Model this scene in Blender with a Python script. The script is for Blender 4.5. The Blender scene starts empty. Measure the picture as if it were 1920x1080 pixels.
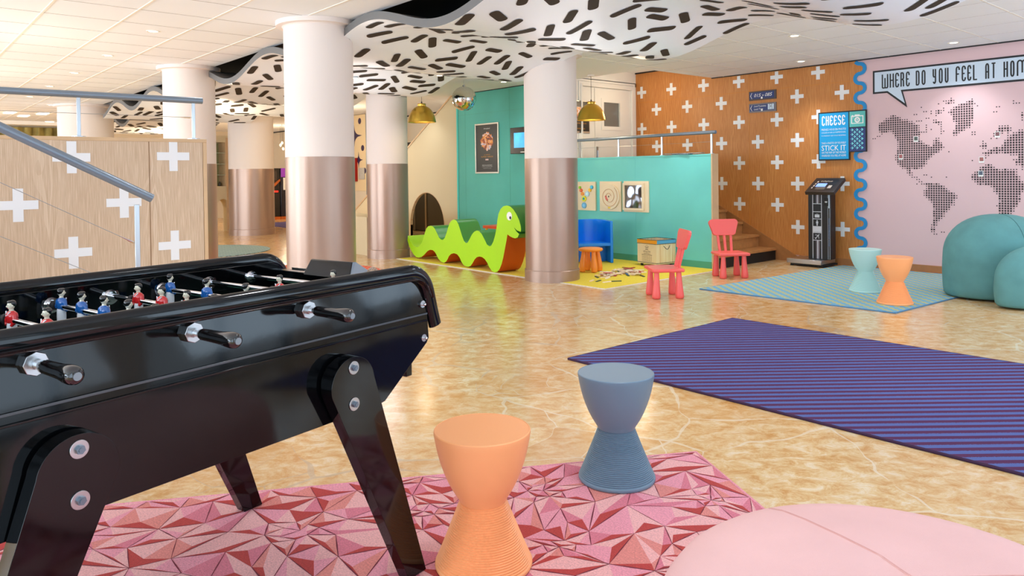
import bpy, bmesh, math, random
from mathutils import Vector, Matrix
from mathutils.geometry import tessellate_polygon, delaunay_2d_cdt

scene = bpy.context.scene
COL = scene.collection
PI = math.pi
R = math.radians

# ------------------------------------------------------------------ camera (solved from the room's straight lines)
F_PX, CX, CY = 1383.8, 960.0, 344.87
YAW, PITCH, ROLL = 0.857434, -0.0136276, -0.0121746
EYE = Vector((0.0, 0.0, 1.25))
def _rot():
    c, s = math.cos(YAW), math.sin(YAW)
    rz = Matrix(((c, s, 0), (-s, c, 0), (0, 0, 1)))
    c, s = math.cos(PITCH), math.sin(PITCH)
    rx = Matrix(((1, 0, 0), (0, c, s), (0, -s, c)))
    c, s = math.cos(ROLL), math.sin(ROLL)
    ry = Matrix(((c, 0, s), (0, 1, 0), (-s, 0, c)))
    return ry @ rx @ rz
RC = _rot()
cam_data = bpy.data.cameras.new('camera')
cam = bpy.data.objects.new('camera', cam_data)
COL.objects.link(cam)
right, fwd, up = Vector(RC[0]), Vector(RC[1]), Vector(RC[2])
m = Matrix((right, up, -fwd)).transposed().to_4x4()
m.translation = EYE
cam.matrix_world = m
cam_data.sensor_width = 36.0
cam_data.lens = F_PX / 1920 * 36.0
cam_data.shift_x = 0.0
cam_data.shift_y = (CY - 540.0) / 1920.0
cam_data.clip_start = 0.05
cam_data.clip_end = 200
scene.camera = cam

# ------------------------------------------------------------------ view, world, daylight
scene.view_settings.view_transform = 'Standard'
scene.view_settings.look = 'None'
scene.view_settings.gamma = 1
scene.view_settings.use_curve_mapping = False
scene.view_settings.exposure = -0.28
scene.cycles.use_denoising = True
scene.cycles.max_bounces = 8
scene.cycles.diffuse_bounces = 5
scene.cycles.glossy_bounces = 4
scene.cycles.sample_clamp_indirect = 6
world = bpy.data.worlds.new('world')
scene.world = world
world.use_nodes = True
world.node_tree.nodes['Background'].inputs[0].default_value = (0.75, 0.88, 1.0, 1)
world.node_tree.nodes['Background'].inputs[1].default_value = 1.6

def area_light(name, loc, target, sx, sy, power, color):
    d = bpy.data.lights.new(name, 'AREA')
    d.shape = 'RECTANGLE'; d.size = sx; d.size_y = sy; d.energy = power; d.color = color
    o = bpy.data.objects.new(name, d); COL.objects.link(o)
    o.location = loc
    o.rotation_euler = (Vector(target) - Vector(loc)).to_track_quat('-Z', 'Y').to_euler()
    return o
# daylight falling through the windows behind and beside the camera
DAY = (0.70, 0.85, 1.0)
FRONT_WIN = [(-20.5, -17.9), (-16.9, -14.3), (-13.3, -10.7), (-9.7, -7.1), (-6.1, -3.5), (-2.5, 0.1), (.2, .95)]
SIDE_WIN = [(-3.4, -1.9), (-1.3, .3), (.9, 2.5), (3.1, 4.7), (5.3, 6.9), (7.5, 9.0)]
for i, (a, b) in enumerate(FRONT_WIN):
    area_light('window_daylight', ((a + b) / 2, -4.45, 1.3), ((a + b) / 2, 0, 3.6), b - a, 2.3, (220, 220, 220, 290, 270, 170, 50)[i], DAY)
for a, b in SIDE_WIN:
    area_light('window_daylight', (1.5, (a + b) / 2, 1.3), (-1.5, (a + b) / 2, 3.6), b - a, 2.5, 34 if a < 2 else 58, (0.60, 0.80, 1.0))

# ------------------------------------------------------------------ measuring: a picture point on a known plane of the room
def ray(x, y):
    return RC.transposed() @ Vector(((x - CX) / F_PX, 1, -(y - CY) / F_PX))
def at(x, y, axis, val):
    r = ray(x, y); t = (val - EYE[axis]) / r[axis]
    return EYE + r * t
def fl(x, y, z=0.0):
    return at(x, y, 2, z)

# ------------------------------------------------------------------ materials
def lin(c):
    return tuple(((v / 255) / 12.92 if v / 255 <= 0.04045 else ((v / 255 + 0.055) / 1.055) ** 2.4) for v in c) + (1,)
MATS = {}
def mat(name, rgb, rough=0.6, metal=0.0, spec=0.5, coat=0.0, emit=None, estr=0.0, noise=0.0, nscale=8.0, bump=0.0, bscale=60.0, coat_rough=0.05):
    if name in MATS: return MATS[name]
    mt = bpy.data.materials.new(name); mt.use_nodes = True
    nt = mt.node_tree; b = nt.nodes['Principled BSDF']
    b.inputs['Base Color'].default_value = lin(rgb)
    b.inputs['Roughness'].default_value = rough
    b.inputs['Metallic'].default_value = metal
    b.inputs['Specular IOR Level'].default_value = spec
    b.inputs['Coat Weight'].default_value = coat
    b.inputs['Coat Roughness'].default_value = coat_rough
    if emit:
        b.inputs['Emission Color'].default_value = lin(emit)
        b.inputs['Emission Strength'].default_value = estr
    tc = nt.nodes.new('ShaderNodeTexCoord')
    if noise > 0:
        n = nt.nodes.new('ShaderNodeTexNoise'); n.inputs['Scale'].default_value = nscale; n.inputs['Detail'].default_value = 5
        nt.links.new(tc.outputs['Object'], n.inputs['Vector'])
        cr = nt.nodes.new('ShaderNodeValToRGB')
        lo = tuple(max(0, v * (1 - noise)) for v in rgb); hi = tuple(min(255, v * (1 + noise * 0.6)) for v in rgb)
        cr.color_ramp.elements[0].color = lin(lo); cr.color_ramp.elements[0].position = 0.3
        cr.color_ramp.elements[1].color = lin(hi); cr.color_ramp.elements[1].position = 0.7
        nt.links.new(n.outputs['Fac'], cr.inputs['Fac']); nt.links.new(cr.outputs['Color'], b.inputs['Base Color'])
    if bump > 0:
        n2 = nt.nodes.new('ShaderNodeTexNoise'); n2.inputs['Scale'].default_value = bscale; n2.inputs['Detail'].default_value = 4
        nt.links.new(tc.outputs['Object'], n2.inputs['Vector'])
        bp = nt.nodes.new('ShaderNodeBump'); bp.inputs['Strength'].default_value = bump; bp.inputs['Distance'].default_value = 0.01
        nt.links.new(n2.outputs['Fac'], bp.inputs['Height']); nt.links.new(bp.outputs['Normal'], b.inputs['Normal'])
    MATS[name] = mt
    return mt

class NT:
    """small node helper"""
    def __init__(s, name, rough=0.5, spec=0.5, coat=0.0, metal=0.0):
        s.m = bpy.data.materials.new(name); s.m.use_nodes = True; s.t = s.m.node_tree
        s.b = s.t.nodes['Principled BSDF']
        s.b.inputs['Roughness'].default_value = rough; s.b.inputs['Specular IOR Level'].default_value = spec
        s.b.inputs['Coat Weight'].default_value = coat; s.b.inputs['Metallic'].default_value = metal
        s.tc = s.t.nodes.new('ShaderNodeTexCoord'); MATS[name] = s.m
    def obj(s): return s.tc.outputs['Object']
    def link(s, a, b): s.t.links.new(a, b)
    def mapping(s, vec, scale=(1, 1, 1), rot=(0, 0, 0), loc=(0, 0, 0)):
        n = s.t.nodes.new('ShaderNodeMapping'); n.inputs['Scale'].default_value = scale; n.inputs['Rotation'].default_value = rot; n.inputs['Location'].default_value = loc
        s.link(vec, n.inputs['Vector']); return n.outputs[0]
    def noise(s, vec, scale=5, detail=4, rough=0.5, dist=0.0):
        n = s.t.nodes.new('ShaderNodeTexNoise'); n.inputs['Scale'].default_value = scale; n.inputs['Detail'].default_value = detail
        n.inputs['Roughness'].default_value = rough; n.inputs['Distortion'].default_value = dist
        s.link(vec, n.inputs['Vector']); return n
    def voro(s, vec, scale=5, feature='F1', rnd=1.0):
        n = s.t.nodes.new('ShaderNodeTexVoronoi'); n.feature = feature; n.inputs['Scale'].default_value = scale; n.inputs['Randomness'].default_value = rnd
        s.link(vec, n.inputs['Vector']); return n
    def ramp(s, fac, stops, interp='LINEAR'):
        n = s.t.nodes.new('ShaderNodeValToRGB'); n.color_ramp.interpolation = interp
        e = n.color_ramp.elements
        while len(e) < len(stops): e.new(0.5)
        for k, (p, c) in enumerate(stops):
            e[k].position = p; e[k].color = lin(c) if len(c) == 3 else c
        s.link(fac, n.inputs['Fac']); return n.outputs['Color']
    def math(s, op, a, b=None, c=None):
        n = s.t.nodes.new('ShaderNodeMath'); n.operation = op
        for k, v in enumerate((a, b, c)):
            if v is None: continue
            if isinstance(v, (int, float)): n.inputs[k].default_value = v
            else: s.link(v, n.inputs[k])
        return n.outputs[0]
    def mix(s, fac, a, b, mode='MIX'):
        n = s.t.nodes.new('ShaderNodeMix'); n.data_type = 'RGBA'; n.blend_type = mode
        for k, v in ((0, fac), (6, a), (7, b)):
            if isinstance(v, (int, float)): n.inputs[k].default_value = v
            elif isinstance(v, tuple): n.inputs[k].default_value = lin(v)
            else: s.link(v, n.inputs[k])
        return n.outputs[2]
    def vadd(s, a, b, sc):
        n = s.t.nodes.new('ShaderNodeVectorMath'); n.operation = 'MULTIPLY_ADD'
        s.link(b, n.inputs[0]); n.inputs[1].default_value = (sc, sc, sc); s.link(a, n.inputs[2]); return n.outputs[0]
    def xyz(s, v):
        n = s.t.nodes.new('ShaderNodeSeparateXYZ'); s.link(v, n.inputs[0]); return n.outputs
    def bump(s, h, strength=0.2, dist=0.01):
        n = s.t.nodes.new('ShaderNodeBump'); n.inputs['Strength'].default_value = strength; n.inputs['Distance'].default_value = dist
        s.link(h, n.inputs['Height']); s.link(n.outputs[0], s.b.inputs['Normal'])
    def color(s, c): s.link(c, s.b.inputs['Base Color']); return s.m

def wood(name, base, dark, light, rough=0.45, sc=1.0):
    n = NT(name, rough=rough, spec=0.4)
    v = n.mapping(n.obj(), scale=(1, 1, 0.035))
    g = n.noise(v, scale=190 * sc, detail=4, rough=0.55)
    c1 = n.ramp(g.outputs['Fac'], [(0.3, dark), (0.52, base), (0.72, light)])
    # cathedral figure: stretched rings every 0.6 m
    x, y, z = n.xyz(n.obj())
    hx = n.math('ADD', x, y)
    px = n.math('PINGPONG', n.math('ADD', hx, 0.1), 0.3)
    n2 = n.noise(n.mapping(n.obj(), scale=(1, 1, 0.35)), scale=3.0 * sc, detail=2)
    ring = n.math('ADD', n.math('MULTIPLY', n.math('POWER', px, 0.7), 9.0), n.math('MULTIPLY', n2.outputs['Fac'], 6.0))
    rr = n.math('PINGPONG', ring, 0.5)
    fade = n.math('SUBTRACT', 1.0, n.math('MULTIPLY', px, 9.0))
    fade = n.math('MAXIMUM', fade, 0.0)
    line = n.math('MULTIPLY', n.math('LESS_THAN', rr, 0.12), fade)
    c2 = n.mix(n.math('MULTIPLY', line, 0.75), c1, light)
    bl = n.noise(n.mapping(n.obj(), scale=(1, 1, 0.4)), scale=1.7, detail=3)
    c3 = n.mix(n.math('MULTIPLY', bl.outputs['Fac'], 0.12), c2, dark)
    return n.color(c3)

M_wall = mat('cream_plaster', (222, 205, 178), 0.85, bump=0.05, bscale=90)
M_pink = mat('pink_paint', (224, 190, 192), 0.8, bump=0.03, bscale=120)
M_white = mat('white_paint', (236, 233, 226), 0.7, bump=0.03)
M_ceil = mat('ceiling_tile', (240, 243, 247), 0.9, bump=0.12, bscale=220)
M_bar = mat('ceiling_bar_white', (240, 234, 222), 0.6)
M_bard = mat('ceiling_joint', (165, 160, 154), 0.8)
M_black = mat('matt_black', (18, 18, 19), 0.6)
M_recess = mat('recess_dark', (30, 30, 30), 0.9)
M_green = mat('sea_green_paint', (86, 184, 168), 0.55, noise=0.03, nscale=2)
M_turq = mat('turquoise_paint', (108, 206, 198), 0.45, noise=0.03, nscale=2)
M_beige = mat('beige_laminate', (216, 198, 160), 0.6)
M_oak = wood('oak_veneer', (200, 130, 66), (182, 112, 52), (214, 150, 84))
M_paleoak = wood('pale_oak', (208, 180, 150), (194, 164, 132), (224, 200, 172))  # paler oak tones, used on the partition
M_oakedge = mat('oak_edge', (212, 176, 134), 0.5, noise=0.03, nscale=8)
M_step = mat('oak_step', (188, 132, 78), 0.35, noise=0.07, nscale=14)
M_crossw = mat('white_vinyl', (236, 236, 236), 0.5)
M_col = mat('column_cream', (232, 220, 212), 0.75, bump=0.02)
M_colm = mat('column_taupe_metallic', (172, 144, 128), 0.33, metal=0.55, spec=0.5, bump=0.04, bscale=400)
M_grey = mat('grey_metallic_paint', (126, 138, 150), 0.32, metal=0.35)
M_steel = mat('brushed_steel', (190, 192, 194), 0.28, metal=1.0)
M_chrome = mat('chrome', (225, 225, 228), 0.08, metal=1.0)
M_lacq = mat('black_lacquer', (5, 6, 8), 0.07, spec=0.42, bump=0.006, bscale=24)
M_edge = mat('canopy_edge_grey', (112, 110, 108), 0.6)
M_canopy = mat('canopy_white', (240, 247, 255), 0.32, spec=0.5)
M_dash = mat('canopy_cutout_dark', (52, 40, 26), 0.8)
M_teal = mat('teal_cloth', (92, 146, 146), 0.9, bump=0.25, bscale=500, noise=0.05)
M_pinkc = mat('pink_cloth', (236, 188, 184), 0.9, bump=0.2, bscale=500, noise=0.03, nscale=3)
M_apri = mat('apricot_plastic', (248, 168, 110), 0.42)
M_slate = mat('slate_plastic', (106, 130, 148), 0.42)
M_mint = mat('mint_plastic', (178, 214, 208), 0.42)
M_coral = mat('coral_plastic', (236, 94, 88), 0.35)
M_redp = mat('red_plastic', (214, 62, 44), 0.35)
M_blue = mat('blue_plastic', (14, 132, 236), 0.25)
M_orange = mat('orange_plastic', (250, 146, 40), 0.4)
M_lime = mat('lime_vinyl', (170, 222, 22), 0.38, bump=0.05, bscale=8)
M_dkgreen = mat('green_vinyl', (66, 150, 62), 0.35, bump=0.08, bscale=9)
M_rust = mat('orange_vinyl', (214, 92, 24), 0.4, bump=0.05, bscale=8)
M_brass = mat('brushed_brass', (214, 176, 76), 0.3, metal=1.0)
M_wire = mat('steel_wire', (170, 174, 178), 0.35, metal=0.8)
M_navy = mat('navy_panel', (34, 52, 112), 0.4)
M_cyan = mat('cyan_print', (0, 160, 222), 0.45)
M_wave = mat('wave_blue', (14, 140, 204), 0.5)
M_ink = mat('black_print', (28, 27, 29), 0.6)
M_bubble = mat('pale_blue_print', (204, 218, 232), 0.6)
M_aqua = mat('aqua_print', (92, 190, 184), 0.5)
M_aqua2 = mat('light_aqua_print', (118, 204, 214), 0.5)
M_paper = mat('white_paper', (240, 240, 236), 0.6)
M_pine = mat('pine_board', (240, 218, 182), 0.5, noise=0.02, nscale=6)
M_lamp = mat('lamp_glow', (255, 240, 214), 0.5, emit=(255, 236, 205), estr=9.0)
M_skin = mat('cream_paint_gloss', (226, 220, 196), 0.2, coat=0.5)
M_blueg = mat('blue_enamel', (22, 92, 168), 0.2, coat=0.6)
M_redg = mat('red_enamel', (206, 30, 34), 0.2, coat=0.6)
M_whiteg = mat('white_enamel', (226, 230, 236), 0.25, coat=0.4)
M_hair = mat('black_enamel', (12, 12, 12), 0.15, coat=0.6)

# broken-stone marble floor
def floor_mat():
    n = NT('broken_marble_floor', rough=0.16, spec=0.6)
    o = n.obj()
    w = n.noise(o, scale=1.3, detail=3)
    v = n.vadd(o, w.outputs['Color'], 0.35)
    cells = n.voro(v, scale=1.45)
    edge = n.voro(v, scale=1.45, feature='DISTANCE_TO_EDGE')
    small = n.voro(v, scale=3.6, feature='DISTANCE_TO_EDGE')
    smc = n.voro(v, scale=3.6)
    st = n.noise(n.mapping(n.mapping(o, rot=(0, 0, -.857)), scale=(1.0, 1.35, 1)), scale=9.0, detail=10, rough=0.78, dist=0.5)
    c = n.ramp(st.outputs['Fac'], [(0.38, (196, 142, 78)), (0.46, (212, 170, 112)), (0.53, (222, 190, 142)), (0.62, (230, 212, 180))])
    broad = n.noise(o, scale=1.6, detail=3)
    c = n.mix(n.ramp(broad.outputs['Fac'], [(.4, (0, 0, 0)), (.65, (90, 90, 90))]), c, (226, 206, 170))
    tone = n.xyz(cells.outputs['Color'])[0]
    c = n.mix(n.math('MULTIPLY', tone, 0.35), c, (206, 150, 84))
    fine = n.noise(o, scale=34, detail=4, rough=0.7)
    c = n.mix(n.math('MULTIPLY', n.math('GREATER_THAN', fine.outputs['Fac'], 0.62), 0.16), c, (176, 120, 64))
    big = n.noise(o, scale=0.5, detail=1)
    gc = n.ramp(big.outputs['Fac'], [(0.46, (230, 216, 190)), (0.6, (186, 164, 136))])
    lw = n.noise(o, scale=3.0, detail=3)
    width = n.math('MULTIPLY', n.math('SUBTRACT', lw.outputs['Fac'], 0.32), 0.050)
    e1 = n.math('LESS_THAN', edge.outputs['Distance'], width)
    # some cells are broken up into smaller stones
    pick = n.math('GREATER_THAN', n.xyz(cells.outputs['Color'])[1], 0.72)
    e2 = n.math('MULTIPLY', n.math('LESS_THAN', small.outputs['Distance'], n.math('MULTIPLY', width, 0.9)), pick)
    sc = n.math('MULTIPLY', n.math('MULTIPLY', n.xyz(smc.outputs['Color'])[0], pick), 0.35)
    c = n.mix(sc, c, (190, 128, 62))
    line = n.math('MAXIMUM', e1, e2)
    c = n.mix(n.math('MULTIPLY', line, 0.6), c, gc)
    rr = n.math('ADD', 0.13, n.math('MULTIPLY', fine.outputs['Fac'], 0.1))
    n.link(rr, n.b.inputs['Roughness'])
    n.bump(w.outputs['Fac'], 0.03, 0.02)
    return n.color(c)
M_floor = floor_mat()

def stripe_rug():
    n = NT('purple_stripe_carpet', rough=0.95, spec=0.1)
    x, y, z = n.xyz(n.obj())
    d = n.math('ADD', n.math('MULTIPLY', x, -0.7561), n.math('MULTIPLY', y, 0.6543))
    t = n.math('FRACT', n.math('MULTIPLY', d, 1 / 0.072))
    j = n.noise(n.obj(), scale=160, detail=2)
    t2 = n.math('ADD', t, n.math('MULTIPLY', n.math('SUBTRACT', j.outputs['Fac'], 0.5), 0.25))
    s = n.math('LESS_THAN', t2, 0.5)
    c = n.mix(s, (94, 52, 84), (94, 110, 168))
    f = n.noise(n.obj(), scale=420, detail=2)
    c = n.mix(n.math('MULTIPLY', f.outputs['Fac'], 0.35), c, (58, 46, 84))
    n.bump(f.outputs['Fac'], 0.5, 0.004)
    return n.color(c)
M_rug_p = stripe_rug()

def check_rug():
    n = NT('blue_yellow_check_carpet', rough=0.95, spec=0.1)
    x, y, z = n.xyz(n.obj())
    a = n.math('MULTIPLY', n.math('ADD', x, y), 0.7071)
    b = n.math('MULTIPLY', n.math('SUBTRACT', y, x), 0.7071)
    bf = n.math('MULTIPLY', b, 1 / 0.075)
    a = n.math('ADD', a, n.math('MULTIPLY', n.math('FLOOR', bf), 0.006))
    sa = n.math('LESS_THAN', n.math('FRACT', n.math('MULTIPLY', a, 1 / 0.089)), 0.5)
    sb = n.math('LESS_THAN', n.math('FRACT', bf), 0.7)
    s = n.math('MULTIPLY', sa, sb)
    c = n.mix(s, (116, 170, 200), (196, 188, 108))
    f = n.noise(n.obj(), scale=300, detail=2)
    c = n.mix(n.math('MULTIPLY', f.outputs['Fac'], 0.15), c, (80, 110, 120))
    n.bump(f.outputs['Fac'], 0.4, 0.004)
    return n.color(c)
M_rug_c = check_rug()
def round_rug(name, base, line, sc):
    n = NT(name, rough=0.95, spec=0.1)
    x, y, z = n.xyz(n.obj())
    a = n.math('FRACT', n.math('MULTIPLY', n.math('ADD', x, y), sc)); b = n.math('FRACT', n.math('MULTIPLY', n.math('SUBTRACT', x, y), sc))
    s = n.math('MAXIMUM', n.math('LESS_THAN', a, 0.22), n.math('LESS_THAN', b, 0.22))
    f = n.noise(n.obj(), scale=300, detail=2)
    c = n.mix(s, base, line)
    c = n.mix(n.math('MULTIPLY', f.outputs['Fac'], 0.2), c, line)
    return n.color(c)
M_rug_t = round_rug('pale_teal_lattice_carpet', (160, 178, 172), (108, 132, 140), 7)
M_rug_r = round_rug('red_fleck_carpet', (222, 84, 66), (236, 142, 116), 12)
M_rug_y = mat('yellow_carpet', (238, 212, 64), 0.95, noise=0.08, nscale=90, bump=0.4, bscale=400)
M_rug_yb = mat('pale_carpet_border', (226, 216, 196), 0.9)
RUGPINK = [mat('carpet_pink_%s' % k, c, 0.95, noise=0.1, nscale=160, bump=0.35, bscale=420) for k, c in (('rose', (214, 120, 136)), ('light', (234, 172, 170)), ('salmon', (220, 134, 126)), ('red', (182, 62, 58)), ('crimson', (146, 42, 46)), ('blush', (230, 150, 164)))]
M_rugline = mat('carpet_maroon_line', (112, 34, 50), 0.95)

# ------------------------------------------------------------------ mesh building
def tag(o, label=None, cat=None, group=None, kind=None):
    if label: o['label'] = label
    if cat: o['category'] = cat
    if group: o['group'] = group
    if kind: o['kind'] = kind
    return o
def wm(o):
    m = o.matrix_basis.copy()
    return wm(o.parent) @ m if o.parent else m
def thing(name, label, cat, loc=(0, 0, 0), rotz=0.0, group=None, kind=None):
    o = bpy.data.objects.new(name, None); COL.objects.link(o)
    o.location = loc; o.rotation_euler = (0, 0, rotz); o.empty_display_size = 0.1
    return tag(o, label, cat, group, kind)

class MB:
    def __init__(s): s.v = []; s.f = []; s.mi = []; s.mats = []
    def _m(s, m):
        if m is None: return 0
        if m not in s.mats: s.mats.append(m)
        return s.mats.index(m)
    def add(s, vs, fs, m=None):
        k = len(s.v); s.v += [tuple(v) for v in vs]; i = s._m(m)
        for f in fs: s.f.append(tuple(a + k for a in f)); s.mi.append(i)
        return s
    def box(s, a, b, m=None, M=None):
        x0, y0, z0 = a; x1, y1, z1 = b
        vs = [Vector(p) for p in ((x0, y0, z0), (x1, y0, z0), (x1, y1, z0), (x0, y1, z0), (x0, y0, z1), (x1, y0, z1), (x1, y1, z1), (x0, y1, z1))]
        if M is not None: vs = [M @ v for v in vs]
        return s.add(vs, [(3, 2, 1, 0), (4, 5, 6, 7), (0, 1, 5, 4), (1, 2, 6, 5), (2, 3, 7, 6), (3, 0, 4, 7)], m)
    def cyl(s, p, q, r0, r1=None, n=20, m=None, cap=True):
        p, q = Vector(p), Vector(q); r1 = r0 if r1 is None else r1
        d = (q - p).normalized(); u = d.orthogonal().normalized(); w = d.cross(u)
        vs = []
        for c, r in ((p, r0), (q, r1)):
            for k in range(n):
                t = 2 * PI * k / n; vs.append(c + (u * math.cos(t) + w * math.sin(t)) * r)
        fs = [(k, (k + 1) % n, n + (k + 1) % n, n + k) for k in range(n)]
        if cap: fs += [tuple(range(n - 1, -1, -1)), tuple(range(n, 2 * n))]
        return s.add(vs, fs, m)
    def lathe(s, prof, c=(0, 0, 0), n=40, m=None, M=None):
        c = Vector(c); vs = []; fs = []
        for r, z in prof:
            for k in range(n):
                t = 2 * PI * k / n; vs.append(Vector((r * math.cos(t), r * math.sin(t), z)))
        for j in range(len(prof) - 1):
            for k in range(n):
                a = j * n + k; b = j * n + (k + 1) % n
                fs.append((a, b, b + n, a + n))
        if prof[0][0] > 1e-5: fs.append(tuple(range(n - 1, -1, -1)))
        if prof[-1][0] > 1e-5: fs.append(tuple((len(prof) - 1) * n + k for k in range(n)))
        if M is not None: vs = [M @ v for v in vs]
        return s.add([v + c for v in vs], fs, m)
    def ell(s, c, r, n=24, k=14, m=None, M=None, p=1.0):
        prof = []
        for j in range(k + 1):
            t = -PI / 2 + PI * j / k
            prof.append((max(1e-6, abs(math.cos(t)) ** p), math.copysign(abs(math.sin(t)) ** p, math.sin(t))))
        vs = []; fs = []
        for pr, pz in prof:
            for q in range(n):
                t = 2 * PI * q / n; vs.append(Vector((pr * math.cos(t) * r[0], pr * math.sin(t) * r[1], pz * r[2])))
        for j in range(k):
            for q in range(n):
                a = j * n + q; b = j * n + (q + 1) % n; fs.append((a, b, b + n, a + n))
        if M is not None: vs = [M @ v for v in vs]
        c = Vector(c); return s.add([v + c for v in vs], fs, m)
    def tube(s, pts, r, n=12, m=None, cap=True, rx=None):
        pts = [Vector(p) for p in pts]; vs = []; fs = []
        up0 = Vector((0, 0, 1))
        t0 = (pts[1] - pts[0]).normalized()
        if abs(t0.dot(up0)) > 0.95: up0 = Vector((1, 0, 0))
        u = t0.cross(up0).normalized()
        for i, p in enumerate(pts):
            t = (pts[min(i + 1, len(pts) - 1)] - pts[max(i - 1, 0)]).normalized()
            u = (u - t * u.dot(t)).normalized(); w = u.cross(t)
            rr = r[i] if isinstance(r, (list, tuple)) else r
            for k in range(n):
                a = 2 * PI * k / n; vs.append(p + u * math.cos(a) * (rx if rx else rr) + w * math.sin(a) * rr)
        for i in range(len(pts) - 1):
            for k in range(n):
                a = i * n + k; b = i * n + (k + 1) % n; fs.append((a, b, b + n, a + n))
        if cap: fs += [tuple(range(n - 1, -1, -1)), tuple((len(pts) - 1) * n + k for k in range(n))]
        return s.add(vs, fs, m)
    def prism(s, poly, o, eu, ev, en, d0, d1, m=None, ms=None, holes=()):
        """polygon (2-D, with optional holes) in plane o+eu*u+ev*v, solid from d0 to d1 along en"""
        o, eu, ev, en = Vector(o), Vector(eu), Vector(ev), Vector(en)
        loops = [list(poly)] + [list(h) for h in holes]
        allp = [p for l in loops for p in l]
        tris = tessellate_polygon([[Vector((p[0], p[1], 0)) for p in l] for l in loops])
        n = len(allp)
        vs = [o + eu * p[0] + ev * p[1] + en * d for d in (d0, d1) for p in allp]
        s.add(vs, [t for t in tris] , m)
        k = len(s.v) - 2 * n
        i = s._m(m)
        for t in tris: s.f.append(tuple(k + n + a for a in reversed(t))); s.mi.append(i)
        j = s._m(ms if ms else m); b = 0
        for l in loops:
            q = len(l)
            for a in range(q):
                s.f.append((k + b + a, k + b + (a + 1) % q, k + n + b + (a + 1) % q, k + n + b + a)); s.mi.append(j)
            b += q
        return s
    def build(s, name, mt=None, parent=None, bevel=0.0, smooth=35, local=False, seg=2, sub=0, mode=None):
        me = bpy.data.meshes.new(name)
        V = [Vector(v) for v in s.v]
        o = bpy.data.objects.new(name, me)
        if parent is not None:
            o.parent = parent
            if not local:
                inv = wm(parent).inverted(); V = [inv @ v for v in V]
        elif not local:
            lo = [min(v[i] for v in V) for i in range(3)]; hi = [max(v[i] for v in V) for i in range(3)]
            c = Vector(((lo[0] + hi[0]) / 2, (lo[1] + hi[1]) / 2, lo[2])); o.location = c
            if mode != 'keep': V = [v - c for v in V]
            else: o.location = (0, 0, 0)
        me.from_pydata([tuple(v) for v in V], [], s.f)
        ml = s.mats if s.mats else [mt]
        if None in ml: ml = [mt]
        for q in ml: me.materials.append(q)
        if s.mats:
            for p, i in zip(me.polygons, s.mi): p.material_index = i
        me.validate()
        bm = bmesh.new(); bm.from_mesh(me)
        bmesh.ops.recalc_face_normals(bm, faces=bm.faces); bm.to_mesh(me); bm.free()
        if smooth:
            for p in me.polygons: p.use_smooth = True
            me.set_sharp_from_angle(angle=R(smooth))
        COL.objects.link(o)
        if bevel:
            b = o.modifiers.new('bevel', 'BEVEL'); b.width = bevel; b.segments = seg; b.limit_method = 'ANGLE'; b.angle_limit = R(40)
        if sub:
            q = o.modifiers.new('sub', 'SUBSURF'); q.levels = sub; q.render_levels = sub
        return o

def copy_tree(o, parent=None):
    c = o.copy(); COL.objects.link(c); c.parent = parent
    for ch in [x for x in bpy.data.objects if x.parent == o]: copy_tree(ch, c)
    return c

def text_mesh(s, mb, o, eu, ev, w, h, m=None, lift=0.0, en=(0, 0, 0), shear=0.0, align='fit'):
    """letters as a flat mesh, fitted into the box w x h whose lower left corner is o"""
    cu = bpy.data.curves.new('t', 'FONT'); cu.body = s; cu.resolution_u = 2; cu.shear = shear
    ob = bpy.data.objects.new('t', cu); COL.objects.link(ob)
    dg = bpy.context.evaluated_depsgraph_get(); dg.update()
    me = bpy.data.meshes.new_from_object(ob.evaluated_get(dg))
    vs = [v.co.copy() for v in me.vertices]; fs = [tuple(p.vertices) for p in me.polygons]
    bpy.data.objects.remove(ob); bpy.data.curves.remove(cu); bpy.data.meshes.remove(me)
    if not vs: return
    x0 = min(v.x for v in vs); x1 = max(v.x for v in vs); y0 = min(v.y for v in vs); y1 = max(v.y for v in vs)
    o, eu, ev, en = Vector(o), Vector(eu), Vector(ev), Vector(en)
    mb.add([o + eu * ((v.x - x0) / (x1 - x0) * w) + ev * ((v.y - y0) / (y1 - y0) * h) + en * lift for v in vs], fs, m)

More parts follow.
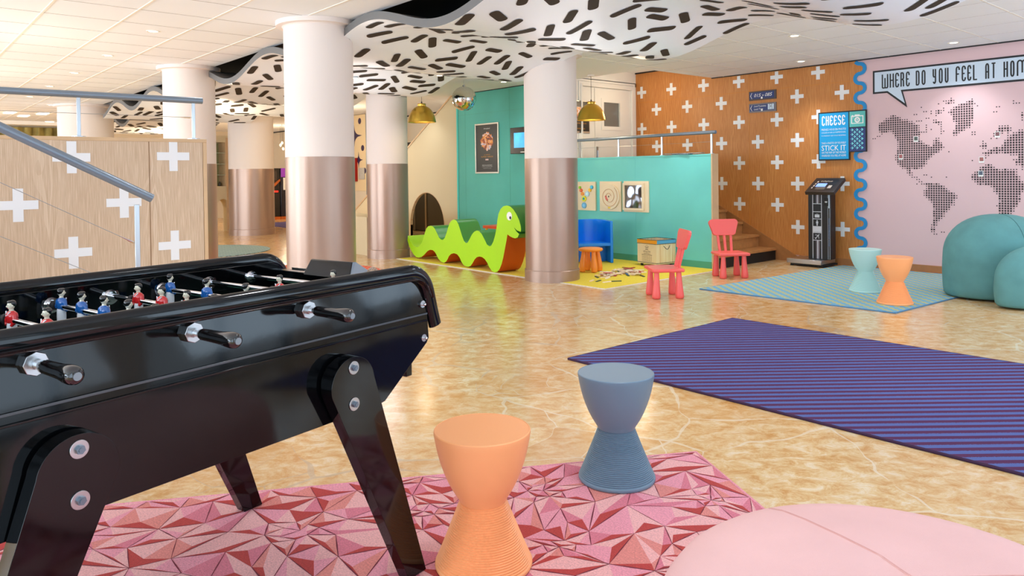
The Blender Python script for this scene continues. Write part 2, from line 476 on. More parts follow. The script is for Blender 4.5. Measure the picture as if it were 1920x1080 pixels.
# condensed rounded letters drawn with strokes: x 0..1, y 0..1
def _arc(cx, cy, rx, ry, a0, a1, n=7):
    return [(cx + rx * math.cos(R(a0 + (a1 - a0) * k / n)), cy + ry * math.sin(R(a0 + (a1 - a0) * k / n))) for k in range(n + 1)]
STROKES = {
 'W': [[(0, 1), (0, .06), (.08, 0), (.42, 0), (.5, .06), (.5, .72)], [(.5, .06), (.58, 0), (.92, .0), (1, .08), (1, 1)]],
 'H': [[(0, 0), (0, 1)], [(1, 0), (1, 1)], [(0, .52), (1, .52)]],
 'E': [_arc(.55, .8, .45, .2, 0, 90) + [(.4, 1)] + _arc(.4, .8, .4, .2, 90, 180) + [(0, .2)] + _arc(.4, .2, .4, .2, 180, 270) + [(.55, 0)] + _arc(.55, .2, .45, .2, 270, 360), [(0, .5), (.7, .5)]],
 'R': [[(0, 0), (0, 1), (.55, 1)] + _arc(.55, .8, .45, .2, 90, 0) + [(1, .65)] + _arc(.55, .65, .45, .13, 0, -90) + [(0, .52)], [(.55, .52), (1, .4), (1, 0)]],
 'D': [[(0, 0), (0, 1), (.55, 1)] + _arc(.55, .8, .45, .2, 90, 0) + _arc(.55, .2, .45, .2, 0, -90) + [(0, 0)]],
 'O': [[(0, .2)] + _arc(.5, .8, .5, .2, 180, 0) + _arc(.5, .2, .5, .2, 0, -180)],
 'Y': [[(0, 1), (0, .62)] + _arc(.4, .62, .4, .16, 180, 270) + [(1, .46)], [(1, 1), (1, .2)] + _arc(.5, .2, .5, .2, 0, -150)],
 'U': [[(0, 1), (0, .2)] + _arc(.5, .2, .5, .2, 180, 360) + [(1, 1)]],
 'F': [_arc(.55, .8, .45, .2, 0, 90) + _arc(.4, .8, .4, .2, 90, 180) + [(0, 0)], [(0, .5), (.8, .5)]],
 'L': [[(0, 1), (0, 0), (1, 0)]],
 'A': [[(0, 0), (0, .8)] + _arc(.5, .8, .5, .2, 180, 0) + [(1, 0)], [(0, .45), (1, .45)]],
 'T': [[(.5, 0), (.5, 1)], [(0, 1), (1, 1)]],
 'M': [[(0, 0), (0, .82)] + _arc(.25, .82, .25, .18, 180, 0) + [(.5, .2)], [(.5, .82)] + _arc(.75, .82, .25, .18, 180, 0) + [(1, 0)]],
 'C': [_arc(.5, .8, .5, .2, 0, 180) + _arc(.5, .2, .5, .2, 180, 360)],
 'S': [_arc(.5, .8, .5, .2, 0, 180) + [(0, .62), (1, .4), (1, .2)] + _arc(.5, .2, .5, .2, 0, -180)],
}
_K = [0]
def strokes(mb, ch, x0, x1, z0, z1, Y, t, m=None):
    """one letter in the plane Y=const (seen from -Y)"""
    for pl in STROKES[ch]:
        P = [(x0 + t / 2 + (x1 - x0 - t) * p[0], z0 + t / 2 + (z1 - z0 - t) * p[1]) for p in pl]
        for (ax, az), (bx, bz) in zip(P, P[1:]):
            dx, dz = bx - ax, bz - az; l = math.hypot(dx, dz)
            if l < 1e-6: continue
            ex, ez = dx / l * t / 2, dz / l * t / 2
            q = [(ax - ex * .5 - ez, az - ez * .5 + ex), (ax - ex * .5 + ez, az - ez * .5 - ex), (bx + ex * .5 + ez, bz + ez * .5 - ex), (bx + ex * .5 - ez, bz + ez * .5 + ex)]
            _K[0] = (_K[0] + 1) % 12
            mb.add([(u, Y - _K[0] * 6e-5, v) for u, v in q], [(0, 1, 2, 3)], m)
# ================================================================== THE ROOM
ZC, ZU, YW = 2.656, 2.89, 9.583
XL, XR, YF = -23.0, 1.15, -4.1
def rects(xs, ys, holes):
    """cells of a grid that are not inside a hole"""
    out = []
    for x0, x1 in zip(xs, xs[1:]):
        for y0, y1 in zip(ys, ys[1:]):
            cx, cy = (x0 + x1) / 2, (y0 + y1) / 2
            if not any(a < cx < b and c < cy < d for a, b, c, d in holes): out.append((x0, x1, y0, y1))
    return out
def struct(o): return tag(o, kind='structure')
struct(MB().box((XL - .2, YF - .2, -.12), (XR + .2, YW + .2, 0), M_floor).build('floor', M_floor, smooth=0, mode='keep'))
# ceiling, with the dark recess over the canopy and the raised part over the stairs
REC = (-15.6, .6, 3.3, 5.92); OPN = (-7.9, -6.43, 7.99, YW)
hol = [REC, OPN]
b = MB()
for x0, x1, y0, y1 in rects([XL, REC[0], OPN[0], OPN[1], REC[1], XR], [YF, REC[2], REC[3], OPN[2], YW + .1], hol): b.box((x0, y0, ZC), (x1, y1, ZC + .06))
b.box((OPN[0], OPN[2], ZU), (OPN[1], YW, ZU + .05)); b.box((OPN[0] - .03, OPN[2] - .03, ZC + .0601), (OPN[1] + .03, OPN[2], ZU + .05))
b.box((OPN[1], OPN[2], ZC + .0601), (OPN[1] + .03, YW, ZU + .05))
ceil = struct(b.build('ceiling', M_ceil, smooth=0, mode='keep'))
b = MB().box((REC[0], REC[2], ZC + .45), (REC[1], REC[3], ZC + .5))
b.box((REC[0], REC[2] - .03, ZC + .0601), (REC[1], REC[2], ZC + .5)); b.box((REC[0], REC[3], ZC + .0601), (REC[1], REC[3] + .03, ZC + .5))
b.box((REC[0] - .03, REC[2], ZC + .0601), (REC[0], REC[3], ZC + .5)); b.box((REC[1], REC[2], ZC + .0601), (REC[1] + .03, REC[3], ZC + .5))
b.build('recess', M_recess, ceil, smooth=0)
# joints between the tiles
b = MB(); c = MB()
y = 3.24 - .03
k = 0
yy = 2.9
while yy > YF:
    b.box((XL, yy - .009, ZC - .004), (1.0, yy + .009, ZC + .001)); yy -= .6
xx = -6.07
while xx > XL:
    c.box((xx - .003, YF, ZC - .0015), (xx + .003, 3.25, ZC + .001)); xx -= .605
xx = -2.11 + .59 * 4
while xx > -6.4:
    if xx > -6.35: b.box((xx - .006, 5.95, ZC - .003), (xx + .006, YW - .03, ZC + .001)); c.box((xx - .010, 5.95, ZC - .001), (xx - .006, YW - .03, ZC + .001))
    xx -= .588
for yy in (6.55, 7.15, 7.75, 8.35, 8.95): c.box((OPN[1] + .03, yy - .0012, ZC - .001), (XR, yy + .0012, ZC + .001))
b.build('tile_bars', M_bar, ceil, smooth=0); c.build('tile_joints', M_bard, ceil, smooth=0)
# dark shadow gap where ceiling meets the map wall
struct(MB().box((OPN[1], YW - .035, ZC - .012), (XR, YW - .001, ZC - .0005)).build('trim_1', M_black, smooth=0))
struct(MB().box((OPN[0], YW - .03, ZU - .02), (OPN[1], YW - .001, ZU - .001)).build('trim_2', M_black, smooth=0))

# the pink wall behind the map
struct(MB().box((XL - .1, YW, 0), (XR + .1, YW + .12, 3.0)).build('wall_back', M_pink, smooth=0, mode='keep'))
# front and right walls with windows, left wall with a small window
b = MB()
xs = [XL - .1] + [v for w in FRONT_WIN for v in w] + [XR + .1]
b.box((xs[0], YF - .15, 0), (xs[-1], YF, .1)); b.box((xs[0], YF - .15, 2.5), (xs[-1], YF, 3.0))
for i in range(0, len(xs), 2): b.box((xs[i], YF - .15, .1), (xs[i + 1], YF, 2.5))
struct(b.build('wall_front', M_wall, smooth=0, mode='keep'))
b = MB()
ys = [YF - .1] + [v for w in SIDE_WIN for v in w] + [YW + .1]
b.box((XR, ys[0], 0), (XR + .15, ys[-1], .03)); b.box((XR, ys[0], 2.5), (XR + .15, ys[-1], 3.0))
for i in range(0, len(ys), 2): b.box((XR, ys[i], .03), (XR + .15, ys[i + 1], 2.5))
struct(b.build('wall_right', M_white, smooth=0, mode='keep'))
wn = 0
for a, c2 in FRONT_WIN:
    wn += 1; b = MB()
    for x in (a, (a + c2) / 2 - .025, c2 - .05): b.box((x, YF - .12, .1), (x + .05, YF - .05, 2.5))
    for z in (.1, 1.1, 2.45): b.box((a, YF - .12, z), (c2, YF - .05, z + .05))
    struct(b.build('window_%d' % wn, M_grey, smooth=0))
for a, c2 in SIDE_WIN:
    wn += 1; b = MB()
    for y in (a, (a + c2) / 2 - .025, c2 - .05): b.box((XR + .05, y, .03), (XR + .12, y + .05, 2.5))
    for z in (.03, 2.45): b.box((XR + .05, a, z), (XR + .12, c2, z + .05))
    struct(b.build('window_%d' % wn, M_grey, smooth=0))
b = MB(); wy0, wy1, wz0, wz1 = 8.6, 9.5, 1.68, 2.08
b.box((XL - .12, YF, 0), (XL, wy0, 3.0)); b.box((XL - .12, wy1, 0), (XL, YW, 3.0)); b.box((XL - .12, wy0, 0), (XL, wy1, wz0)); b.box((XL - .12, wy0, wz1), (XL, wy1, 3.0))
struct(b.build('wall_left', M_wall, smooth=0, mode='keep'))
wn += 1
b = MB().box((XL - .1, wy0, wz0), (XL - .04, wy1, wz0 + .05)).box((XL - .1, wy0, wz1 - .04), (XL - .04, wy1, wz1))
for y in (wy0, 8.88, 9.2, 9.46): b.box((XL - .1, y, wz0), (XL - .04, y + .04, wz1))
struct(b.build('window_%d' % wn, M_white, smooth=0))
struct(MB().box((-21.2, YF, ZC - .09), (-20.9, 7.0, ZC - .002)).build('trim_3', M_white, smooth=0))
# hanging curtains along the far left wall
b = MB(); pts = []
n = 260
for i in range(n + 1):
    y = -3.5 + 8.2 * i / n
    pts.append((XL + .12 + .05 * math.sin(i * .82) + .015 * math.sin(i * 2.1), y))
vs = [(x, y, z) for z in (.05, 2.62) for x, y in pts]
b.add(vs, [(i, i + 1, n + 2 + i, n + 1 + i) for i in range(n)])
cur = b.build('curtain', mat('olive_curtain', (182, 164, 96), .85, noise=.25, nscale=3), smooth=60)
sm = cur.modifiers.new('solid', 'SOLIDIFY'); sm.thickness = .006
tag(cur, 'long pleated olive curtain along the far left end wall', 'curtain')

# ------------------------------------------------------------------ wavy blue border between oak wall and pink map wall
XWV, RWV = -4.232, .062
zr = at(1622, 164.4, 1, YW)[2]        # a bulge to the right
def wave_line(z0, z1, r=0.0):
    """centre line of the border shifted sideways by r: half circles bulging right, left, right"""
    pts = []
    k0 = math.floor((z0 - zr) / (2 * RWV)) - 1
    k = k0
    while True:
        zc = zr + k * 2 * RWV
        if zc - RWV > z1: break
        sgn = 1 if k % 2 == 0 else -1
        for i in range(12):
            t = -PI / 2 + PI * i / 12
            rr = RWV + sgn * r
            pts.append((XWV + sgn * rr * math.cos(t), zc + rr * math.sin(t) * (1.0)))
        k += 1
    out = [p for p in pts if z0 <= p[1] <= z1]
    return out
cl = wave_line(0.09, ZC - .012)
poly = [(OPN[0], 0.09)] + [(cl[0][0], 0.09)] + cl + [(cl[-1][0], ZC - .012), (OPN[1], ZC - .012), (OPN[1], ZU - .02), (OPN[0], ZU - .02)]
b = MB().prism(poly, (0, YW - .0005, 0), (1, 0, 0), (0, 0, 1), (0, -1, 0), 0, .010)
oak = struct(b.build('trim_4', M_oak, smooth=0, mode='keep'))
YO = YW - .0105
# joints of the veneer boards
b = MB()
for x, w in ((-7.012, .006), (-5.813, .006), (-4.62, .004), (-6.41, .0015), (-5.21, .0015), (-7.6, .0015)):
    b.box((x - w / 2, YO - .0012, .09), (x + w / 2, YO + .002, ZC - .013 if x > OPN[1] else ZU - .021))
b.box((OPN[0], YO - .0012, 2.392), (-4.30, YO + .002, 2.398))
b.build('panel_joints', mat('joint_amber', (206, 128, 40), .6), oak, smooth=0)
# white crosses
def cross(mb, cx, cz, h, w, fn, m=None, top=1e9):
    a = h / 2; t = h * .135
    for (u0, u1, v0, v1) in ((-t, t, -a, a), (-w / 2, -t, -t, t), (t, w / 2, -t, t)):
        z1 = min(cz + v1, top)
        if z1 > cz + v0: mb.add([fn(cx + u0, cz + v0), fn(cx + u1, cz + v0), fn(cx + u1, z1), fn(cx + u0, z1)], [(0, 1, 2, 3)], m)
b = MB()
zz = [2.545, 2.245, 1.945, 1.645, 1.345, 1.045, .745, .445]
zA = at(1388.6, 305.8, 1, YW)[2]        # rows: one column's crosses sit at zA + 0.6 k, next column is half a step off
xs = []
for px in (1205, 1232.5, 1260.6, 1290, 1321, 1354, 1387, 1422, 1458, 1496, 1535.6, 1580):
    xs.append(at(px, 300, 1, YW)[0])
stp = (xs[-1] - xs[0]) / (len(xs) - 1)
rowA = at(1388.6, 305.8, 1, YW)[2]; rowB = at(1388.6, 382.2, 1, YW)[2]; S = rowA - rowB
cols = []
for i, x in enumerate(xs):
    off = 0 if (i % 2 == 0) else .5
    for k in range(-4, 6):
        z = rowA + (k + off) * S
        if z > 2.62 and x > OPN[1] or z > 2.8: continue
        if -5.92 < x < -5.28 and 2.02 < z < 2.44: continue
        if z < .12 or (x < -5.0 and z < max(.1, .055 + (-5.062 - x) * .546) + .16): continue
        cross(b, x, z, .193, .19, lambda u, v: (u, YO - .0016, v), top=ZC - .02 if x > OPN[1] else ZU)
b.build('cross_pattern', M_crossw, oak, smooth=0)
# baseboards
struct(MB().box((-5.06, YW - .022, 0), (XR, YW, .09)).build('baseboard_back', mat('oak_skirting', (168, 112, 62), .45, noise=.06, nscale=10), smooth=0, bevel=.003))

# the border itself
b = MB(); cl = wave_line(0.095, ZC - .014); hw = .0225
A = []; B_ = []
for i, p in enumerate(cl):
    a, c2 = cl[max(i - 1, 0)], cl[min(i + 1, len(cl) - 1)]
    d = Vector((c2[0] - a[0], c2[1] - a[1])).normalized(); nn = Vector((-d.y, d.x))
    A.append((p[0] + nn.x * hw, YO - .003, p[1] + nn.y * hw)); B_.append((p[0] - nn.x * hw, YO - .003, p[1] - nn.y * hw))
N_ = len(A)
A2 = [(x, YO + .002, z) for x, y, z in A]; B2 = [(x, YO + .002, z) for x, y, z in B_]
b.add(A + B_ + A2 + B2, [(i, i + 1, N_ + i + 1, N_ + i) for i in range(N_ - 1)] + [(i, i + 1, 2 * N_ + i + 1, 2 * N_ + i) for i in range(N_ - 1)] + [(N_ + i, N_ + i + 1, 3 * N_ + i + 1, 3 * N_ + i) for i in range(N_ - 1)])
tag(b.build('wavy_border', M_wave, smooth=60), 'bright blue wavy band running up between the oak wall and the pink wall', 'wall border')

# ------------------------------------------------------------------ dotted world map on the pink wall
def c2w(px, py):   # zoomed sheet (scale 3.723 from 1620,170) to wall x,z
    p = at(1620 + px / 3.723, 170 + py / 3.723, 1, YW); return (p[0], p[2])
LAND = [
 # alaska and north america
 [(95, 250), (150, 190), (200, 165), (240, 185), (320, 205), (400, 250), (400, 285), (480, 265), (485, 280), (385, 300), (400, 350), (430, 370), (480, 385), (490, 330), (520, 325), (545, 370), (560, 395), (530, 425), (480, 455), (450, 490), (440, 520), (410, 545), (330, 545), (340, 585), (385, 600), (390, 630), (440, 640), (430, 655), (390, 650), (360, 610), (310, 602), (285, 555), (245, 535), (225, 500), (215, 470), (235, 400), (225, 350), (205, 300), (165, 285), (110, 300)],
 # arctic islands
 [(335, 165), (375, 165), (375, 175), (335, 175)], [(355, 205), (410, 200), (410, 225), (360, 225)], [(390, 112), (415, 112), (415, 122), (390, 122)],
 [(405, 143), (435, 143), (435, 155), (405, 155)], [(455, 140), (470, 140), (470, 170), (455, 170)], [(430, 185), (465, 185), (465, 200), (430, 200)],
 [(490, 130), (560, 120), (560, 150), (500, 180), (490, 160)], [(510, 90), (535, 90), (535, 100), (510, 100)], [(555, 70), (610, 50), (645, 70), (610, 100), (560, 100)],
 [(485, 205), (545, 205), (560, 285), (535, 305), (520, 280), (535, 265), (510, 225), (485, 225)], [(430, 235), (450, 235), (450, 290), (430, 290)],
 # greenland
 [(575, 150), (620, 120), (670, 90), (720, 75), (760, 55), (775, 90), (770, 150), (760, 200), (750, 260), (720, 270), (680, 290), (640, 320), (615, 315), (610, 285), (630, 270), (625, 180), (590, 160)],
 [(780, 100), (810, 100), (810, 115), (780, 115)], [(735, 288), (785, 288), (785, 310), (760, 310)],
 # caribbean
 [(405, 580), (450, 580), (450, 592), (410, 592)], [(460, 598), (485, 598), (485, 608), (460, 608)],
 # south america
 [(425, 645), (520, 645), (560, 665), (585, 685), (600, 710), (635, 715), (655, 740), (635, 770), (630, 800), (600, 820), (580, 855), (555, 890), (520, 910), (510, 940), (495, 960), (510, 1000), (525, 1020), (490, 1005), (470, 985), (475, 880), (475, 790), (440, 760), (405, 730), (410, 700), (425, 680)],
 [(535, 985), (570, 985), (570, 995), (535, 995)],
 # iceland, svalbard, britain
 [(895, 145), (930, 140), (930, 160), (895, 160)], [(925, 110), (950, 110), (950, 122), (925, 122)], [(1035, 70), (1085, 70), (1085, 95), (1035, 95)],
 [(805, 380), (825, 380), (825, 395), (805, 395)], [(828, 350), (858, 365), (858, 410), (828, 405)],
 # scandinavia and europe, asia
 [(880, 340), (900, 305), (935, 255), (970, 230), (1020, 240), (1040, 265), (1020, 300), (1060, 280), (1117, 260), (1300, 230), (1500, 240), (1800, 300), (1800, 520), (1600, 640), (1450, 560), (1300, 640), (1200, 560), (1117, 570), (1090, 560), (1100, 520), (1060, 530), (1050, 500), (1035, 485), (1080, 465), (1020, 450), (1000, 430), (980, 450), (1000, 480), (960, 440), (920, 450), (930, 480), (900, 440), (860, 465), (845, 490), (808, 490), (808, 465), (840, 455), (825, 435), (890, 405), (950, 385), (1000, 350), (960, 345), (1010, 320), (985, 290), (960, 300), (935, 340), (910, 320), (900, 350)],
 [(1095, 150), (1117, 150), (1150, 160), (1117, 215), (1095, 205)],
 # africa
 [(810, 525), (905, 505), (910, 540), (960, 540), (1020, 545), (1070, 545), (1085, 590), (1095, 620), (1140, 640), (1150, 650), (1105, 720), (1100, 780), (1070, 800), (1060, 840), (1030, 870), (1000, 885), (950, 875), (940, 850), (925, 800), (940, 770), (940, 740), (905, 710), (900, 680), (860, 660), (810, 665), (770, 640), (752, 610), (760, 570), (800, 565)],
 [(1117, 770), (1150, 760), (1150, 840), (1117, 850)], [(1400, 760), (1560, 740), (1620, 800), (1560, 880), (1420, 860)],
]
LW = [[c2w(*p) for p in poly] for poly in LAND]
def inside(x, z, poly):
    r = False; j = len(poly) - 1
    for i in range(len(poly)):
        (xi, zi), (xj, zj) = poly[i], poly[j]
        if (zi > z) != (zj > z) and x < (xj - xi) * (z - zi) / (zj - zi) + xi: r = not r
        j = i
    return r
PIT = .0272
x00, z00 = c2w(420, 620)
rnd = random.Random(4)
grid = {}
for i in range(-24, 140):
    for j in range(-30, 44):
        x, z = x00 + i * PIT, z00 + j * PIT
        if x > 0 or x < -4.15: continue
        if any(inside(x, z, p) for p in LW): grid[(i, j)] = 1
for i, j in ((-22, 19), (-21, 19), (-20, 20), (-19, 20), (-18, 21), (-19, 26), (-3, -2), (19, 0), (19, 8), (20, 0), (9, 1), (10, 12)): grid[(i, j)] = 1
b = MB()
for (i, j) in grid:
    nb = sum(((i + a, j + c2) in grid) for a, c2 in ((1, 0), (-1, 0), (0, 1), (0, -1)))
    s = .0098 if nb == 4 else (.0098 if nb == 3 and rnd.random() < .5 else .0062)
    x, z = x00 + i * PIT, z00 + j * PIT
    b.add([(x - s, YW - .0012, z - s), (x + s, YW - .0012, z - s), (x + s, YW - .0012, z + s), (x - s, YW - .0012, z + s)], [(0, 1, 2, 3)])
tag(b.build('world_map', mat('map_dot_brown', (52, 36, 38), .6), smooth=0), 'world map of small dark square dots on the pink wall', 'wall map')
# instant photos stuck on the map
PH = [(363, 337, 'instant photo stuck on northern Canada on the dotted map', (60, 66, 52)), (257, 461, 'small instant photo stuck near the west coast of North America', (150, 70, 66)),
      (932, 305, 'instant photo stuck on Scandinavia on the dotted map', (110, 60, 60)), (821, 481, 'instant photo stuck on Spain on the dotted map', (140, 60, 44)), (816, 578, 'instant photo stuck on north west Africa on the dotted map', (40, 52, 70))]
for k, (px, py, lab, c) in enumerate(PH):
    x, z = c2w(px, py)
    o = MB().box((x - .026, YW - .0045, z - .036), (x + .026, YW - .0025, z + .032)).build('instant_photo', M_paper, smooth=0)
    tag(o, lab, 'photo', 'instant photos on the world map')
    b = MB().add([(x - .02, YW - .0049, z - .018), (x + .02, YW - .0049, z - .018), (x + .02, YW - .0049, z + .026), (x - .02, YW - .0049, z + .026)], [(0, 1, 2, 3)])
    b.build('picture', mat('snapshot_%d' % k, c, .3, noise=.6, nscale=60), o, smooth=0)

# ------------------------------------------------------------------ speech bubble with its question
X0, X1 = at(1637, 133, 1, YW)[0], -1.55
zt, zb = at(1637, 133.5, 1, YW)[2], at(1637.5, 176.5, 1, YW)[2]
tl, tr, tip = (-3.90, zb), (-3.715, zb), (-3.665, 2.005)
o = thing('speech_bubble_sign', 'long speech bubble sign asking where do you feel at home', 'wall sign', ((X0 + X1) / 2, YW, zb))
MB().prism([(X0, zb), tl, tip, tr, (X1, zb), (X1, zt), (X0, zt)], (0, YW - .0015, 0), (1, 0, 0), (0, 0, 1), (0, -1, 0), 0, .006).build('border', M_ink, o, smooth=0)
g = .022
MB().prism([(X0 + g, zb + g), (tl[0] + .008, zb + g), (tip[0] - .024, tip[1] + .05), (tr[0] - .022, zb + g), (X1 - g, zb + g), (X1 - g, zt - g), (X0 + g, zt - g)], (0, YW - .007, 0), (1, 0, 0), (0, 0, 1), (0, -1, 0), 0, .003).build('face', M_bubble, o, smooth=0)
b = MB()
def bx(px): return at(1600 + px / 4.909, 150, 1, YW)[0]
LET = [('W', 265, 325), ('H', 338, 377), ('E', 388, 425), ('R', 437, 471), ('E', 487, 523), ('D', 578, 613), ('O', 632, 668), ('Y', 733, 766), ('O', 790, 826), ('U', 845, 880), ('F', 945, 985), ('E', 1000, 1040), ('E', 1052, 1090), ('L', 1104, 1146), ('A', 1217, 1254), ('T', 1272, 1316), ('H', 1385, 1427), ('O', 1447, 1487)]
lz1 = at(1600 + 290 / 4.909, 60 + 388 / 4.909, 1, YW)[2]; lz0 = at(1600 + 290 / 4.909, 60 + 521 / 4.909, 1, YW)[2]
for ch, a, c2 in LET: strokes(b, ch, bx(a), bx(c2), lz0, lz1, YW - .0112, .0155)
xm = bx(1507); strokes(b, 'M', xm, xm + .105, lz0, lz1, YW - .0112, .0155); strokes(b, 'E', xm + .13, xm + .20, lz0, lz1, YW - .0112, .0155)
b.build('lettering', M_ink, o, smooth=0)

# ------------------------------------------------------------------ blue CHEESE board
cx0, cx1, cz0, cz1 = -4.770, -4.356, 1.376, 2.013
o = thing('photo_sign', 'bright blue board headed CHEESE with camera tile and arrow tile', 'wall sign', ((cx0 + cx1) / 2, YW, cz0))
MB().box((cx0, YO - .03, cz0), (cx1, YO - .0035, cz1)).box((cx1, YO - .03, 1.478), (-4.143, YO - .0035, 2.013)).build('frame', M_ink, o, smooth=0)
b = MB().box((cx0 + .014, YO - .032, cz0 + .016), (cx1 - .012, YO - .028, cz1 - .016)).build('face', M_cyan, o, smooth=0)
ux, uz = (1, 0, 0), (0, 0, 1); yy = YO - .0335
b = MB(); xa, xb = cx0 + .045, cx1 - .045; W = xb - xa
for k, ch in enumerate('CHEESE'):
    w = W / 6; strokes(b, ch, xa + k * w + .005, xa + (k + 1) * w - .007, 1.835, 1.965, yy, .014)
for s, z, h in (('PRENEZ-VOUS EN PHOTO', 1.770, .026), ('COLLEZ-LA SUR LA MAPPEMONDE,', 1.732, .02), ("À L'ENDROIT QUI VOUS RESSEMBLE", 1.692, .02), ('TAKE A PHOTO OF YOURSELF', 1.592, .025), ('STICK IT', 1.505, .07), ('ON THE MAP OF THE WORLD', 1.466, .027), ('WHEREVER YOU FEEL AT HOME', 1.426, .025)):
    text_mesh(s, b, (xa, yy, z), ux, uz, W, h)
b.build('lettering', M_paper, o, smooth=0)
tx0, tx1 = cx1 + .002, -4.153
MB().box((tx0, YO - .032, 1.800), (tx1, YO - .028, 1.998)).build('camera_tile', M_aqua, o, smooth=0)
MB().box((tx0, YO - .032, 1.488), (tx1, YO - .028, 1.788)).build('arrow_tile', M_navy, o, smooth=0)
b = MB(); ccx, ccz = (tx0 + tx1) / 2, 1.893
def rr(mb, x0, x1, z0, z1, Y, m=None):
    _K[0] = (_K[0] + 1) % 12; Y = Y - _K[0] * 5e-5
    mb.add([(x0, Y, z0), (x1, Y, z0), (x1, Y, z1), (x0, Y, z1)], [(0, 1, 2, 3)], m)
for q in ((ccx - .078, ccx + .078, ccz - .052, ccz - .042), (ccx - .078, ccx + .078, ccz + .038, ccz + .05), (ccx - .078, ccx - .066, ccz - .052, ccz + .05), (ccx + .066, ccx + .078, ccz - .052, ccz + .05), (ccx - .032, ccx + .032, ccz + .05, ccz + .064), (ccx - .07, ccx - .052, ccz + .05, ccz + .058), (ccx - .058, ccx - .047, ccz + .022, ccz + .03)): rr(b, *q, yy)
def ring(mb, cx, cz, r0, r1, Y, n=28, m=None):
    vs = []
    for k in range(n):
        t = 2 * PI * k / n; vs += [(cx + r0 * math.cos(t), Y, cz + r0 * math.sin(t)), (cx + r1 * math.cos(t), Y, cz + r1 * math.sin(t))]
    mb.add(vs, [(2 * k, 2 * k + 1, (2 * k + 3) % (2 * n), (2 * k + 2) % (2 * n)) for k in range(n)], m)
ring(b, ccx, ccz - .004, .018, .036, yy); ring(b, ccx, ccz - .004, 0.0005, .009, yy)
b.build('camera_icon', M_paper, o, smooth=0)
b = MB()
for i in range(5):
    for j in range(3):
        for off in (0, 1):
            if off and (j == 2 or i == 4): continue
            x = tx0 + .035 + j * .062 + off * .031; z = 1.762 - i * .058 - off * .029
            b.add([(x - .006, yy, z - .022), (x + .02, yy, z), (x - .006, yy, z + .022)], [(0, 1, 2)]); rr(b, x - .024, x - .006, z - .002, z + .002, yy)
b.build('arrow_pattern', M_aqua2, o, smooth=0)

# ------------------------------------------------------------------ two navy direction signs on the oak wall
def dir_sign(x0, x1, z0, z1, label, lines, picto=False, room=False):
    o = thing('direction_sign', label, 'sign', ((x0 + x1) / 2, YO, z0), group='navy direction signs')
    MB().box((x0, YO - .014, z0), (x1, YO, z1)).build('frame', mat('sign_frame_brown', (78, 62, 58), .4) if room else mat('sign_frame_grey', (112, 104, 104), .35, metal=.5), o, smooth=0)
    MB().box((x0 + .012, YO - .0155, z0 + .02), (x1 - .028, YO - .012, z1 - .018)).build('face', M_navy, o, smooth=0)
    Y = YO - .0168; b = MB(); zc = (z0 + z1) / 2; h = z1 - z0
    for s in (1, -1): b.add([(x0 + .022, Y, zc), (x0 + .03, Y, zc), (x0 + .052, Y, zc + s * h * .33), (x0 + .046, Y, zc + s * h * .33)], [(0, 1, 2, 3)])
    if room:
        text_mesh('015', b, (x0 + .085, Y, zc - .02), (1, 0, 0), (0, 0, 1), .105, .048, shear=.3)
        rr(b, x0 + .21, x0 + .235, zc - .008, zc - .004, Y); rr(b, x0 + .21, x0 + .235, zc + .002, zc + .006, Y)
        text_mesh('085', b, (x0 + .255, Y, zc - .02), (1, 0, 0), (0, 0, 1), .11, .048, shear=.3)
    else:
        text_mesh(lines[0], b, (x0 + .08, Y, zc + .012), (1, 0, 0), (0, 0, 1), .19, .026, shear=.3)
        text_mesh(lines[1], b, (x0 + .08, Y, zc - .03), (1, 0, 0), (0, 0, 1), .14, .026, shear=.3)
    rr(b, x0 + .19, x0 + .216, z0 + .015, z0 + .045, Y - .0004)
    b.build('lettering', M_paper, o, smooth=0)
    if picto:
        MB().box((x1 - .125, YO - .0175, z0 + .03), (x1 - .032, YO - .0155, z1 - .02)).build('pictogram_panel', mat('pictogram_blue_white', (206, 222, 236), .5), o, smooth=0)
        q = MB(); X = x1 - .08; ring(q, X, zc + .03, .014, .019, Y - .0016)
        for dx in (-.02, .018): rr(q, X + dx, X + dx + .003, zc - .045, zc + .004, Y - .0016)
        rr(q, X - .02, X + .02, zc + .002, zc + .006, Y - .0016); q.build('pictogram', M_ink, o, smooth=0)
dir_sign(-5.806, -5.385, 2.258, 2.388, 'upper navy sign on the oak wall pointing left to rooms 015 to 085', None, room=True)
dir_sign(-5.806, -5.385, 2.085, 2.212, 'lower navy sign on the oak wall with white pictogram at its right', ('Local Poussettes', 'Local Tram'), picto=True)

# ------------------------------------------------------------------ green rear wall, door wall, low turquoise wall, stairs
YG, XD = 7.8, -7.9
XG = at(860, 300, 1, YG)[0]
b = MB().box((XG, YG, 0), (XD, YG + .12, ZC - .012))
struct(b.build('wall_green', M_green, smooth=0, mode='keep'))
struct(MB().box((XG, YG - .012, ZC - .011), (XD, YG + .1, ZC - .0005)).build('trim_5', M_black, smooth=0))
struct(MB().box((XG - .045, YG - .008, 0), (XG + .0, YG + .13, ZC - .012)).build('trim_6', mat('bright_turquoise_edge', (70, 206, 196), .5), smooth=0))
b = MB(); xs_ = at(956, 280, 1, YG)[0]
b.box((xs_ - .002, YG - .0015, .1), (xs_ + .002, YG + .001, ZC - .02)); b.box((XG, YG - .0015, 2.28), (XD, YG + .001, 2.284)); b.box((XG + .2, YG - .0012, .1), (XG + .203, YG + .001, ZC - .02))
b.build('panel_joints', mat('green_joint', (84, 168, 142), .6), bpy.data.objects['wall_green'], smooth=0)
